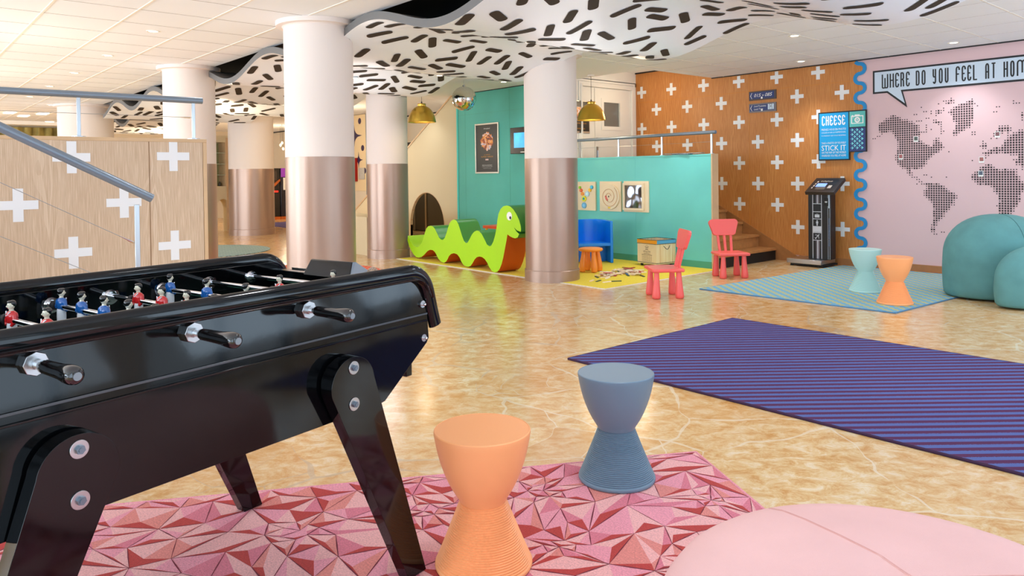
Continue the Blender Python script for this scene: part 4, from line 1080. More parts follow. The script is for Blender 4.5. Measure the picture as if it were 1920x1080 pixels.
# pink crystal rug: facets around star points, each facet its own tone, dark lines between
def crystal_rug():
    o0 = Vector((-1.932, 2.728)); eu = Vector((.868, -.496)).normalized(); ev = Vector((-eu.y, eu.x)) * -1   # ev runs back towards the camera's left
    if ev.x > 0: ev = -ev
    Wd, Ln = 2.5, 3.9
    rnd = random.Random(11)
    pts = []; stars = []
    def ok(p, d): return all((p[0] - q[0]) ** 2 + (p[1] - q[1]) ** 2 > d * d for q in pts)
    while len(stars) < 34:
        p = (rnd.uniform(.1, Wd - .1), rnd.uniform(.1, Ln - .1))
        if all((p[0] - q[0]) ** 2 + (p[1] - q[1]) ** 2 > .36 ** 2 for q in stars): stars.append(p)
        elif rnd.random() < .001: break
    for sx, sy in stars:
        pts.append((sx, sy)); a0 = rnd.uniform(0, 1)
        for r, n in ((.055, 7), (.14, 9)):
            for k in range(n):
                t = 2 * PI * (k + a0) / n + rnd.uniform(-.15, .15); rr_ = r * rnd.uniform(.75, 1.35)
                p = (sx + math.cos(t) * rr_, sy + math.sin(t) * rr_)
                if 0.01 < p[0] < Wd - .01 and 0.01 < p[1] < Ln - .01: pts.append(p)
    for _ in range(9000):
        p = (rnd.uniform(0.02, Wd - .02), rnd.uniform(0.02, Ln - .02))
        if ok(p, .112): pts.append(p)
    bd = []
    for k in range(16): bd.append((Wd * k / 16, 0)); bd.append((Wd * (k + 1) / 16, Ln))
    for k in range(26): bd.append((0, Ln * (k + 1) / 26)); bd.append((Wd, Ln * k / 26))
    pts += bd
    vo, ed, fa, *_ = delaunay_2d_cdt([Vector(p) for p in pts], [], [], 0, 1e-4)
    vo = [v.copy() for v in vo]
    # pair triangles into facets
    e2f = {}
    for i, f in enumerate(fa):
        for a in range(3):
            e2f.setdefault(tuple(sorted((f[a], f[(a + 1) % 3]))), []).append(i)
    order = list(e2f.items()); rnd.shuffle(order)
    hidden = set(); used = set(); polys = []
    for e, fs in order:
        if len(fs) == 2 and fs[0] not in used and fs[1] not in used and rnd.random() < .8:
            o_ = [v for v in fa[fs[0]] if v not in e][0]; p_ = [v for v in fa[fs[1]] if v not in e][0]
            q = [o_, e[0], p_, e[1]]
            P = [Vector(vo[k]) for k in q]
            cr_ = [(P[(k + 1) % 4] - P[k]).x * (P[(k + 2) % 4] - P[(k + 1) % 4]).y - (P[(k + 1) % 4] - P[k]).y * (P[(k + 2) % 4] - P[(k + 1) % 4]).x for k in range(4)]
            if all(c > 0 for c in cr_) or all(c < 0 for c in cr_):
                used.update(fs); hidden.add(e); polys.append(q)
    for i, f in enumerate(fa):
        if i not in used: polys.append(list(f))
    H = .012
    root = thing('rug', 'large pink rug with crystal facet pattern under the football table', 'rug', (o0.x + (eu.x * Wd + ev.x * Ln) / 2, o0.y + (eu.y * Wd + ev.y * Ln) / 2, 0))
    def W(p, z): q = o0 + eu * p[0] + ev * p[1]; return (q.x, q.y, z)
    b = MB()
    dk = Vector((.97, .22)).normalized()
    for q in polys:
        P = [Vector(vo[k]) for k in q]; c = sum(P, Vector((0, 0))) / len(P)
        size = max((p_ - c).length for p_ in P)
        apex = c + dk * size * rnd.uniform(.05, .38) + Vector((-dk.y, dk.x)) * size * rnd.uniform(-.25, .25)
        sg = [(P[(k + 1) % len(P)] - P[k]).x * (apex - P[k]).y - (P[(k + 1) % len(P)] - P[k]).y * (apex - P[k]).x for k in range(len(P))]
        if min(sg) * max(sg) < 0: apex = c
        area = abs(sum(P[k].x * P[(k + 1) % len(P)].y - P[k].y * P[(k + 1) % len(P)].x for k in range(len(P)))) / 2
        tilt = rnd.random()
        for k in range(len(P)):
            a, d_ = P[k], P[(k + 1) % len(P)]
            n2 = Vector(((d_ - a).y, -(d_ - a).x)).normalized()
            if n2.dot((a + d_) / 2 - c) < 0: n2 = -n2
            s_ = n2.dot(dk)
            if s_ > .42 and tilt > .15: t_ = 4 if (area < .0035 and rnd.random() < .5) else 3
            elif s_ > .1: t_ = rnd.choice((0, 2, 0, 5))
            elif s_ > -.5: t_ = rnd.choice((5, 0, 1, 2))
            else: t_ = rnd.choice((1, 5, 1))
            b.add([W(a, H), W(d_, H), W(apex, H)], [(0, 1, 2)], RUGPINK[t_])
    P4 = [(0, 0), (Wd, 0), (Wd, Ln), (0, Ln)]
    b.add([W(p, H - .0008) for p in P4], [(0, 1, 2, 3)], RUGPINK[0])
    b.add([W(p, H) for p in P4] + [W(p, .0005) for p in P4], [(0, 1, 5, 4), (1, 2, 6, 5), (2, 3, 7, 6), (3, 0, 4, 7)], RUGPINK[0])
    b.build('pile', None, root, smooth=0)
    b = MB()
    for e, fs in e2f.items():
        if e in hidden or len(fs) < 2: continue
        big = rnd.random()
        if big < .12: continue
        a, c = Vector(vo[e[0]]), Vector(vo[e[1]]); d = (c - a)
        if d.length < 1e-4: continue
        n_ = Vector((-d.y, d.x)).normalized(); w = rnd.uniform(.0013, .0030)
        b.add([W(a + n_ * w * .3, H + .0006), W(a - n_ * w * .3, H + .0006), W((a + c) / 2 - n_ * w, H + .0006), W(c - n_ * w * .4, H + .0006), W(c + n_ * w * .4, H + .0006), W((a + c) / 2 + n_ * w, H + .0006)], [(0, 1, 2, 3, 4, 5)])
    b.build('line_pattern', M_rugline, root, smooth=0)
    b = MB()
    for a, c in ((P4[0], P4[1]), (P4[1], P4[2]), (P4[3], P4[0])):
        b.cyl(W(a, H - .003), W(c, H - .003), .006, n=8)
    b.build('binding', RUGPINK[5], root)
crystal_rug()

# ================================================================== STOOLS AND POUFS
def stool_mesh(z1=.43, r=.154):
    up = [(.0745, .205), (.079, .2155), (.088, .229), (.100, .249), (.112, .273), (.124, .302), (.134, .331), (.142, .360), (.148, .388), (.152, .410), (.154, .422), (.1535, .427), (.151, .4292), (.1495, .4292), (.149, .4284), (.0005, .4284)]
    lo = [(.152, 0), (.1545, .004), (.1545, .010)]
    z = .010; n = 30
    for k in range(n):
        f = (k + 1) / n; rad = .1545 + (.0745 - .1545) * (f ** .93); zz = .010 + .192 * f
        pr = .1545 + (.0745 - .1545) * ((k / n) ** .93); pz = .010 + .192 * k / n
        lo += [(pr * .25 + rad * .75 + .0012, pz * .3 + zz * .7), (rad + .0004, zz - .0012), (rad - .0028, zz)]
    return lo, up
SLO, SUP = stool_mesh()
def stool(x, y, mt, label, z=0.0, first=[None]):
    t = thing('stool', label, 'stool', (x, y, z), group='hourglass plastic stools')
    MB().lathe(SLO + [(.0745, .2055)], n=64).build('ribbed_base', mt, t, local=True, smooth=50)
    MB().lathe(SUP, n=64).build('seat_bowl', mt, t, local=True, smooth=40)
p = fl(904, 805.5, .44); stool(p.x, p.y, M_apri, 'apricot hourglass stool nearest the camera on the pink rug', .0140)
p = fl(1154.5, 698, .442); stool(p.x, p.y, M_slate, 'slate grey hourglass stool at the edge of the pink rug', .0140)
stool(-3.33, 7.63, M_mint, 'pale mint hourglass stool on the checked rug', .0126)
stool(-2.84, 7.12, M_apri, 'apricot hourglass stool far off beside the mint one', .0126)

def dome_pouf(name, label, cx, cy, rot, hw, hd, h, mt, wall=.55, seam=True):
    t = thing(name, label, 'pouf', (cx, cy, .0150), rot)
    prof = []
    zw = h * wall
    prof += [(.86, 0.0), (.94, .006), (.985, .03), (1.0, .08)]
    for k in range(1, 5): prof.append((1.0 + .012 * math.sin(PI * k / 5), .08 + (zw - .08) * k / 5))
    for k in range(0, 13):
        a = PI / 2 * k / 12; prof.append((max(.0006, math.cos(a) ** .86), zw + (h - zw) * math.sin(a) ** .98))
    Mx = Matrix.Diagonal((hw, hd, 1, 1))
    MB().lathe(prof, n=72, M=Mx).build('cushion', mt, t, local=True, smooth=60)
    return t, prof
def pouf_at(px, depth, *a, **k):
    lat = (px - CX) / F_PX * depth; v = Vector((0, 0, 0)) + Vector(RC[0]) * lat + Vector(RC[1]) * depth
    return v.x, v.y
rotv = math.atan2(RC[0][1], RC[0][0])
x, y = pouf_at(1872, 7.15)
t, pr = dome_pouf('dome_pouf', 'tall teal cloth dome pouf against the pink map wall', x, y, rotv, .50, .37, .79, M_teal, .50)
b = MB(); sgn = [( .0, -r_ * .40 - .001, z_) for r_, z_ in pr]
b.tube([(r_ * .02, -r_ * .372, z_ + .0005) for r_, z_ in pr[3:]], .0022, n=6).build('seam', mat('teal_seam', (74, 122, 124), .9), t, local=True)
x, y = pouf_at(1956, 6.56)
t, pr = dome_pouf('dome_pouf', 'smaller teal cloth dome pouf leaning at the front of the tall one', x, y, rotv, .42, .21, .545, M_teal, .42)
b = MB(); b.tube([(r_ * .02, -r_ * .212, z_ + .0005) for r_, z_ in pr[3:]], .0022, n=6).build('seam', mat('teal_seam', (74, 122, 124), .9), t, local=True)
# pink pouf in front
px_, py_, pr_ = -.585, 1.515, .485
pp = thing('round_pouf', 'large flat round pink cloth pouf in the right foreground', 'pouf', (px_, py_, .0175))
hp = .408
prof = [(.40, 0), (.455, .008), (.478, .03), (.492, .09), (.497, .19), (.492, .28), (.476, .335), (.452, .368), (.42, .390), (.37, .404), (.30, .413), (.20, .420), (.10, .424), (.0006, hp)]
MB().lathe(prof, n=96).build('cushion', M_pinkc, pp, local=True, smooth=60)
def topz(r):
    for (r0, z0), (r1, z1) in zip(prof[6:], prof[7:]):
        if r1 <= r <= r0: return z0 + (z1 - z0) * (r0 - r) / (r0 - r1)
    return hp
b = MB()
hub = Vector((.02, .035))
for a in (2.76, .97, -1.25):
    for off in (-.0022, .0022):
        pts = []
        n_ = Vector((-math.sin(a), math.cos(a))) * off
        for k in range(26):
            q = hub * (1 - k / 25) + Vector((math.cos(a), math.sin(a))) * .47 * k / 25 + n_
            pts.append((q.x, q.y, topz(min(q.length, .476)) + .0004))
        b.tube(pts, .0011, n=5, cap=False)
b.build('seam', mat('pink_seam', (222, 170, 162), .9), pp, local=True)

# ================================================================== CHILDREN'S CORNER
def kid_chair(label, cx, cy, face, mt):
    """face: direction the sitter looks, local -y"""
    t = thing('kids_chair', label, 'chair', (cx, cy, 0), face + PI / 2, group='small red plastic chairs')
    for sx in (-1, 1):
        for sy in (-1, 1):
            x, y = sx * .132, sy * .118
            MB().lathe([(.030, 0), (.0405, .008), (.042, .03), (.036, .09), (.0285, .19), (.024, .265)], n=24).build('leg', mt, t, local=True, smooth=50)
            l = [o for o in bpy.data.objects if o.parent == t][-1]
            l.location = (x, y, 0); l.rotation_euler = (sy * -.03 * -1, sx * -.03, 0)
    pl = [(-.185, -.165), (.185, -.165), (.175, .160), (-.175, .160)]
    MB().prism(pl, (0, 0, 0), (1, 0, 0), (0, 1, 0), (0, 0, 1), .262, .298).build('seat', mt, t, local=True, bevel=.014, seg=3)
    for x, lean in ((-.072, -.03), (0, 0), (.072, .03)):
        a = Vector((x, .128, .285)); c = Vector((x * 1.15, .178, .50))
        b = MB(); w = .0155
        vs = [a + Vector((-w, -.009, 0)), a + Vector((w, -.009, 0)), a + Vector((w, .009, 0)), a + Vector((-w, .009, 0))]
        vs += [c + Vector((-w, -.009, 0)), c + Vector((w, -.009, 0)), c + Vector((w, .009, 0)), c + Vector((-w, .009, 0))]
        b.add(vs, [(0, 1, 2, 3), (4, 5, 6, 7), (0, 1, 5, 4), (1, 2, 6, 5), (2, 3, 7, 6), (3, 0, 4, 7)])
        b.build('back_slat', mt, t, local=True, bevel=.004)
    tilt = math.atan2(.05, .215)
    outl = []
    hw0, hw1, h = .150, .180, .20
    for cx_, cz_, a0 in ((hw1 - .045, h - .045, 0), (-hw1 + .045, h - .045, 90), (-hw0 + .05, .05, 180), (hw0 - .05, .05, 270)):
        rr_ = .045
        for k in range(7):
            a = R(a0 + 90 * k / 6); outl.append((cx_ + rr_ * math.cos(a), cz_ + rr_ * math.sin(a)))
    ev = Vector((0, math.sin(tilt), math.cos(tilt))); en = Vector((0, math.cos(tilt), -math.sin(tilt)))
    MB().prism(outl, (0, .172, .475), (1, 0, 0), ev, en, -.017, .017).build('backrest', mt, t, local=True, bevel=.008, seg=3)
    return t
kid_chair('small coral red plastic chair turned sideways near the toy crate', -4.60, 5.99, math.atan2(-.79, -.61), M_coral)
kid_chair('small coral red plastic chair facing forward at the foot of the staircase', -4.905, 7.635, math.atan2(-.158, .224), M_coral)

# orange round stool with four legs
def kid_stool(label, cx, cy, rz, mt):
    t = thing('kids_stool', label, 'stool', (cx, cy, .0135), rz)
    MB().lathe([(.0005, .252), (.10, .252), (.135, .256), (.150, .266), (.153, .278), (.146, .291), (.12, .298), (.0005, .300)], n=48).build('seat', mt, t, local=True)
    for k in range(4):
        a = PI / 4 + k * PI / 2
        o = MB().lathe([(.0225, 0), (.036, .006), (.042, .04), (.0425, .08), (.037, .14), (.030, .20), (.026, .258)], n=24).build('leg', mt, t, local=True, smooth=50)
        o.location = (.118 * math.cos(a), .118 * math.sin(a), 0); o.rotation_euler = (math.sin(a) * .10, -math.cos(a) * .10, 0)
    return t
p = fl(1107.5, 466, .30)
kid_stool('round orange stool with four chunky legs in front of the blue chair', p.x, p.y, .35, M_orange)

# blue tub chair: wrap-around shell
x, y = pouf_at(1108, 10.25)
bc = thing('tub_chair', 'bright blue plastic wrap-around chair by the turquoise wall', 'chair', (x, y, .0105), rotv + .12)
b = MB(); ro, ri = .262, .226; hh = .585; outer = []; inner = []
N = 40
ang = [R(200 - 0) - (R(220)) * k / N for k in range(N + 1)]      # opening towards local -y
path_o = []; path_i = []
front = -.17
path_o = [(-ro, front)] + [(ro * math.cos(a), .02 + ro * .92 * math.sin(a)) for a in [PI - PI * k / N for k in range(N + 1)]] + [(ro, front)]
path_i = [(-ri, front)] + [(ri * math.cos(a), .02 + ri * .92 * math.sin(a)) for a in [PI - PI * k / N for k in range(N + 1)]] + [(ri, front)]
n1 = len(path_o)
def rimz(i):
    f = abs(i - (n1 - 1) / 2) / ((n1 - 1) / 2)
    return hh - .015 * max(0, f - .3)
vs = [(p_[0] * 1.02, p_[1], 0) for p_ in path_o] + [(p_[0], p_[1], rimz(i)) for i, p_ in enumerate(path_o)] + [(p_[0], p_[1], rimz(i)) for i, p_ in enumerate(path_i)] + [(p_[0], p_[1], 0) for p_ in path_i]
fs = []
for i in range(n1 - 1):
    for r_ in range(4): a = r_ * n1 + i; c = ((r_ + 1) % 4) * n1 + i; fs.append((a, a + 1, c + 1, c))
fs += [tuple(r_ * n1 for r_ in range(4)), tuple(r_ * n1 + n1 - 1 for r_ in range(3, -1, -1))]
b.add(vs, fs); b.build('shell', M_blue, bc, local=True, bevel=.010, seg=3, smooth=50)
MB().prism([(-ri - .01, front + .01), (ri + .01, front + .01)] + [((ri + .01) * math.cos(PI * k / 20), .02 + (ri + .01) * .92 * math.sin(PI * k / 20)) for k in range(21)], (0, 0, 0), (1, 0, 0), (0, 1, 0), (0, 0, 1), .235, .275).build('seat', M_blue, bc, local=True, bevel=.012, seg=3)
MB().box((-ri - .005, .07, .0), (ri + .005, .09, .24)).build('inner_panel', M_blue, bc, local=True)

# toy crate on castors
mc = fl(1231, 503.5); lc = fl(1195, 498.5)
dl = Vector((lc.x - mc.x, lc.y - mc.y)).normalized()
ang_ = math.atan2(dl.y, dl.x)
SZ = .35; ex = Vector((dl.x, dl.y, 0)); ey = Vector((dl.y, -dl.x, 0)) * -1
if ey.y < 0: ey = -ey
ey = Vector((-dl.y, dl.x, 0)); ey = ey if (ey @ Vector((RC[1][0], RC[1][1], 0))) > 0 else -ey
o3 = Vector((mc.x, mc.y, 0)); cen = o3 + ex * SZ / 2 + ey * SZ / 2
cr = thing('toy_crate', 'plywood toy crate with orange and blue rim standing on castors', 'box', (cen.x, cen.y, 0))
def CB(mb, a0, a1, b0, b1, z0, z1, m=None):
    vs = [o3 + ex * a + ey * c + Vector((0, 0, z)) for z in (z0, z1) for a, c in ((a0, b0), (a1, b0), (a1, b1), (a0, b1))]
    return mb.add(vs, [(0, 1, 2, 3), (4, 5, 6, 7), (0, 1, 5, 4), (1, 2, 6, 5), (2, 3, 7, 6), (3, 0, 4, 7)], m)
zb0, zb1 = .055, .36
M_ply = wood('pine_ply', (238, 214, 174), (206, 160, 104), (246, 232, 206), .5, .25)
CB(MB(), 0, SZ, 0, .012, zb0, zb1).build('front_board', M_pine, cr, smooth=0)
b = MB(); CB(b, 0, .012, .0121, SZ, zb0, zb1); CB(b, SZ - .012, SZ, .0121, SZ, zb0, zb1); CB(b, .0121, SZ - .0121, SZ - .012, SZ, zb0, zb1); CB(b, .012, SZ - .012, .012, SZ - .012, zb0, zb0 + .012); b.build('side_boards', M_ply, cr, smooth=0)
b = MB(); CB(b, -.003, SZ + .003, -.003, .010, .315, .36); b.build('orange_rim', mat('rim_orange', (240, 160, 30), .5), cr, smooth=0)
b = MB(); CB(b, -.003, .010, .0101, SZ + .003, .315, .36); b.build('blue_rim', mat('rim_blue', (90, 166, 214), .5), cr, smooth=0)
b = MB(); CB(b, .0101, SZ + .003, SZ - .010, SZ + .003, .315, .36); CB(b, SZ - .010, SZ + .003, .0101, SZ - .0101, .315, .36); b.build('red_rim', mat('rim_red', (214, 70, 60), .5), cr, smooth=0)
b = MB()
for z in (.308, .3605, .06): CB(b, -.0036, SZ + .0036, -.0036, SZ + .0036, z, z + .005) if z != .3605 else [CB(b, -.0036, SZ + .0036, -.0036, .0105, z, z + .004), CB(b, -.0036, .0105, .0106, SZ + .0036, z, z + .004), CB(b, SZ - .0105, SZ + .0036, .0106, SZ + .0036, z, z + .004), CB(b, .0106, SZ - .0106, SZ - .0105, SZ + .0036, z, z + .004)]
b.build('black_line', M_black, cr, smooth=0)
# castle drawing on the front face, rope handle on the side face
b = MB()
def LN(mb, pts, w=.0022, inv=-.0012):
    for (a0, z0), (a1, z1) in zip(pts, pts[1:]):
        dx, dz = a1 - a0, z1 - z0; l = math.hypot(dx, dz) or 1; nx_, nz_ = -dz / l * w / 2, dx / l * w / 2
        mb.add([o3 + ex * (a0 + nx_) + ey * inv + Vector((0, 0, z0 + nz_)), o3 + ex * (a0 - nx_) + ey * inv + Vector((0, 0, z0 - nz_)), o3 + ex * (a1 - nx_) + ey * inv + Vector((0, 0, z1 - nz_)), o3 + ex * (a1 + nx_) + ey * inv + Vector((0, 0, z1 + nz_))], [(0, 1, 2, 3)])
c0 = .175
for hw_, z0, z1 in ((.085, .08, .16), (.055, .175, .205), (.022, .23, .265)):
    LN(b, [(c0 - hw_, z0), (c0 + hw_, z0), (c0 + hw_, z1), (c0 - hw_, z1), (c0 - hw_, z0)])
    k = 5
    for i in range(1, k): LN(b, [(c0 - hw_ + 2 * hw_ * i / k, z0), (c0 - hw_ + 2 * hw_ * i / k, z1)])
    LN(b, [(c0 - hw_ - .014, z1 + .002), (c0, z1 + .028), (c0 + hw_ + .014, z1 + .002), (c0 - hw_ - .014, z1 + .002)])
for z in (.10, .12, .14): LN(b, [(c0 - .085, z), (c0 + .085, z)])
b.build('building_drawing', mat('drawing_brown', (96, 66, 40), .6), cr, smooth=0)
pts = []
for k in range(13):
    f = k / 12; pts.append(o3 + ey * (.125 + .11 * f) + ex * (-.008 - .012 * math.sin(PI * f)) + Vector((0, 0, .285 - .045 * math.sin(PI * f))))
MB().tube(pts, .0035, n=8).build('rope_handle', M_black, cr)
for a, c in ((.04, .04), (SZ - .04, .04), (.04, SZ - .04), (SZ - .04, SZ - .04)):
    q = o3 + ex * a + ey * c
    MB().cyl(q - ey * .009 + Vector((0, 0, .028)), q + ey * .009 + Vector((0, 0, .028)), .0175, n=16).build('castor', M_black, cr)
b = MB(); CB(b, .0, SZ, .0, SZ, .046, .0545); b.build('base_board', M_pine, cr, smooth=0)

# wooden building planks spilled on the yellow rug
M_pl = [mat('plank_pine', (244, 218, 186), .6), mat('plank_pale', (248, 232, 208), .6), mat('plank_red', (176, 44, 36), .5), mat('plank_dark_green', (54, 74, 52), .5), mat('plank_blue', (54, 110, 160), .5), mat('plank_brown', (176, 112, 66), .6)]
PN = ['bare pine', 'bare pine', 'red', 'dark green', 'blue', 'brown']
protos = []
rnd = random.Random(21)
def plank_proto(k):
    o = MB().box((-.058, -.0118, 0), (.058, .0118, .0078)).build('toy_plank', M_pl[k], smooth=0, local=True)
    return o
for k in range(6): protos.append(None)
layers = []
spots = []
corners = [(1172, 511, 27, 7, 50), (1140, 517, 20, 4, 22), (1198, 515, 10, 4, 8)]
for cx_, cy_, sx_, sy_, n_ in corners:
    for _ in range(n_):
        spots.append((cx_ + rnd.gauss(0, sx_ * .5), cy_ + rnd.gauss(0, sy_ * .45)))
spots += [(1122, 527), (1138, 529), (1156, 527.5), (1134, 520), (1110, 526.5)]
boxes = []
for n_, (sx_, sy_) in enumerate(spots):
    q = fl(max(1108, min(1208, sx_)), max(504.5, min(529, sy_)), .012)
    k = rnd.choices(range(6), weights=(34, 34, 9, 8, 5, 10))[0]
    if n_ == len(spots) - 3: k = 3
    a = rnd.uniform(0, PI)
    lv = 0
    for (x2, y2, l2) in boxes:
        if (x2 - q.x) ** 2 + (y2 - q.y) ** 2 < .062 ** 2: lv = max(lv, l2 + 1)
    lv = min(lv, 5); boxes.append((q.x, q.y, lv))
    if protos[k] is None:
        o = plank_proto(k); protos[k] = o
    else:
        o = protos[k].copy(); COL.objects.link(o)
    o.location = (q.x, q.y, .0104 + lv * .0079); o.rotation_euler = (0, 0, a)
    o.location.z += .0002
    side = 'far left' if sx_ < 1132 else ('left middle' if sx_ < 1152 else ('centre' if sx_ < 1172 else ('right middle' if sx_ < 1190 else 'far right')))
    row = 'back row' if sy_ < 508 else ('middle row' if sy_ < 515 else 'front row')
    am = math.degrees(a) % 180
    aim = 'lying along the wall' if am < 22 or am > 158 else ('pointing at the wall' if 68 < am < 112 else ('slanting left' if am > 90 else 'slanting right'))
    lay = 'on the rug' if lv == 0 else ('on one plank' if lv == 1 else 'high on the heap')
    lab = '%s toy plank, %s, %s, %s, %s' % (PN[k], side, row, aim, lay)
    tag(o, lab, 'toy plank', 'toy planks spilled on the yellow rug: ' + lab)
# ------------------------------------------------------------------ green dragon of soft play foam
DR = [(122, 517), (140, 560), (170, 605), (200, 622), (225, 618), (245, 590), (262, 550), (275, 500), (290, 455), (307, 432), (330, 426), (352, 433), (370, 455), (390, 495), (408, 535), (428, 555), (445, 557), (460, 540), (475, 500), (490, 450), (505, 405), (522, 381), (545, 370), (567, 379), (585, 410), (600, 455), (620, 520), (638, 568), (655, 587), (671, 584), (690, 550), (710, 510), (731, 484), (755, 472), (777, 477), (800, 502), (825, 550), (850, 602), (872, 617), (889, 611), (908, 575), (925, 515), (938, 445), (946, 375), (956, 318), (975, 275), (1000, 250), (1030, 243), (1060, 250), (1090, 276), (1120, 322), (1145, 376), (1160, 430), (1163, 462), (1160, 486), (1128, 474), (1097, 444), (1120, 482), (1146, 506), (1132, 536), (1110, 546), (1085, 539), (1060, 526), (1038, 508), (1030, 560), (1015, 640), (1000, 720), (985, 780), (965, 830), (945, 852), (920, 857), (895, 845), (870, 808), (850, 766), (828, 734), (804, 716), (780, 711), (755, 718), (735, 740), (715, 775), (700, 797), (680, 805), (655, 802), (633, 788), (615, 760), (598, 720), (576, 690), (547, 679), (520, 686), (500, 706), (485, 738), (470, 760), (450, 767), (428, 758), (405, 733), (388, 700), (370, 667), (350, 650), (325, 647), (300, 661), (275, 690), (250, 711), (226, 718), (200, 714), (175, 690), (150, 650), (130, 600), (118, 560)]
A0 = Vector((-9.18, 6.085)); A1 = Vector((-7.085, 5.900)); dd = (A1 - A0).normalized(); nd = Vector((-dd.y, dd.x))
def on_plane(px, py, off=0.0):
    r = ray(px, py); t = ((A0 + nd * off).dot(nd)) / (r.x * nd.x + r.y * nd.y)
    q = Vector((r.x, r.y)) * t; return ((q - A0).dot(dd), EYE.z + r.z * t)
out = [on_plane(740 + a / 4.908, 340 + c / 4.908) for a, c in DR]
zmin = min(p_[1] for p_ in out)
shift = .0105 - zmin
out = [(a, c + shift) for a, c in out]
# all the belly bumps rest on the rug
def near(i): return out[i]
drg = thing('foam_dragon', 'lime green soft foam dragon with wavy back and white eye', 'play seat', ((A0.x + A1.x) / 2, (A0.y + A1.y) / 2 + .2, .0105))
WDR = .33
o0 = Vector((A0.x, A0.y, 0)); eu = Vector((dd.x, dd.y, 0)); en = Vector((nd.x, nd.y, 0))
b = MB()
tri = tessellate_polygon([[Vector((p_[0], p_[1], 0)) for p_ in out]])
n_ = len(out)
vs = [o0 + eu * p_[0] + Vector((0, 0, p_[1])) + en * d for d in (0, WDR) for p_ in out]
b.add(vs, tri, M_lime); k0 = 0
for t_ in tri: b.f.append(tuple(n_ + a for a in t_)); b.mi.append(b._m(M_lime))
for i in range(n_):
    if i < 9: mm = M_lime
    elif i < 53: mm = M_dkgreen
    elif i < 62: mm = M_dkgreen
    else: mm = M_rust
    if i >= 100: mm = M_lime if i > 107 else M_rust
    b.f.append((i, (i + 1) % n_, n_ + (i + 1) % n_, n_ + i)); b.mi.append(b._m(mm))
b.build('body', None, drg, smooth=50)
ec = on_plane(740 + 1056 / 4.908, 340 + 341 / 4.908); ec = (ec[0], ec[1] + shift)
sx_ = on_plane(740 + 1080 / 4.908, 340 + 341 / 4.908)[0] - ec[0]; sz_ = .0
hz = abs(on_plane(740 + 1056 / 4.908, 340 + 302 / 4.908)[1] + shift - ec[1])
def disc(mb, cx, cz, rx, rz, off, tk=.004):
    n = 32; f = [o0 + eu * (cx + rx * math.cos(2 * PI * k / n)) + Vector((0, 0, cz + rz * math.sin(2 * PI * k / n))) - en * off for k in range(n)]
    g_ = [v + en * tk for v in f]; mb.add(f + g_, [tuple(range(n))] + [(k, (k + 1) % n, n + (k + 1) % n, n + k) for k in range(n)])
b = MB(); disc(b, ec[0], ec[1], sx_, hz, .003); eye = b.build('eye', M_paper, drg, smooth=40)
b = MB(); disc(b, ec[0] + sx_ * .42, ec[1] - hz * .36, sx_ * .36, hz * .36, .0045); b.build('pupil', M_ink, eye, smooth=40)

# orange bench top seen behind the dragon
bx0 = at(905, 428, 1, 7.3); bx1 = at(985, 424, 1, 7.3)
t = thing('play_table', 'low red orange children table mostly hidden behind the dragon', 'table', ((bx0.x + bx1.x) / 2, 7.45, 0))
zt_ = at(940, 425, 1, 7.3).z
MB().box((bx0.x, 7.3, zt_ - .045), (bx1.x, 7.62, zt_)).build('tabletop', mat('table_orange_red', (236, 92, 52), .4), t, bevel=.008)
for x in (bx0.x + .05, bx1.x - .05):
    for y in (7.34, 7.58): MB().cyl((x, y, .0105), (x, y, zt_ - .044), .02, n=16).build('leg', M_rug_y if False else mat('leg_yellow', (240, 196, 40), .4), t)

# ================================================================== ON THE WALLS
# three wooden play panels on the turquoise wall
def panel(x0, x1, z0, z1, label, th=.028):
    t = thing('wall_toy', label, 'wall toy', ((x0 + x1) / 2, YH, z0), group='wooden play panels')
    MB().box((x0, YH - th, z0), (x1, YH - .0005, z1)).build('board', M_pine, t, smooth=0, bevel=.003); return t
t = panel(-7.84, -7.41, .692, 1.120, 'wooden wall panel with a V of coloured discs')
Yp = YH - .0285
def wx(px): return at(1070 + px / 11.294, 360, 1, Yp)[0]
def wz(px, py): return at(1070 + px / 11.294, 330 + py / 11.294, 1, Yp)[2]
for px, py, r_, c, nm in ((203, 243, 30, (150, 204, 40), 'green'), (228, 304, 38, (240, 104, 50), 'red'), (255, 378, 38, (250, 160, 60), 'orange'), (290, 480, 60, (236, 230, 40), 'yellow'), (288, 622, 62, (110, 180, 224), 'blue'), (357, 378, 56, (190, 222, 240), 'pale'), (414, 298, 36, (250, 196, 40), 'amber'), (452, 236, 38, (60, 180, 216), 'cyan')):
    x = wx(px); z = wz(px, py); rad = r_ / 11.294 * .0082 * 1.0
    o = MB().cyl((x, Yp + .002, z), (x, Yp - .016, z), rad, rad * .96, n=28).build('disc', mat('disc_' + nm, c, .35), t)
    if nm in ('yellow', 'blue', 'pale', 'cyan', 'red'):
        MB().cyl((x, Yp - .0155, z), (x, Yp - .019, z), rad * .5, rad * .5, n=20 if nm != 'yellow' else 5).build('disc_centre', mat('disc_in_' + nm, (20, 150, 170) if nm == 'yellow' else tuple(min(255, v + 26) for v in c), .35), o)
t = panel(-7.325, -6.92, .692, 1.125, 'wooden wall panel with a carved spiral track')
cx_, cz_ = -7.122, .905
MB().cyl((cx_, Yp + .003, cz_), (cx_, Yp - .022, cz_), .185, n=64).build('round_plate', M_pine, t, bevel=.003)
b = MB(); pts = []
for k in range(90):
    a = k / 89 * 4.2 * PI + .3; r_ = .035 + .128 * k / 89; pts.append((cx_ + r_ * math.cos(a), Yp - .0225, cz_ + r_ * math.sin(a)))
b.tube(pts, .0045, n=6, rx=.0045).build('spiral_track', mat('groove_brown', (206, 160, 112), .6), t)
b = MB()
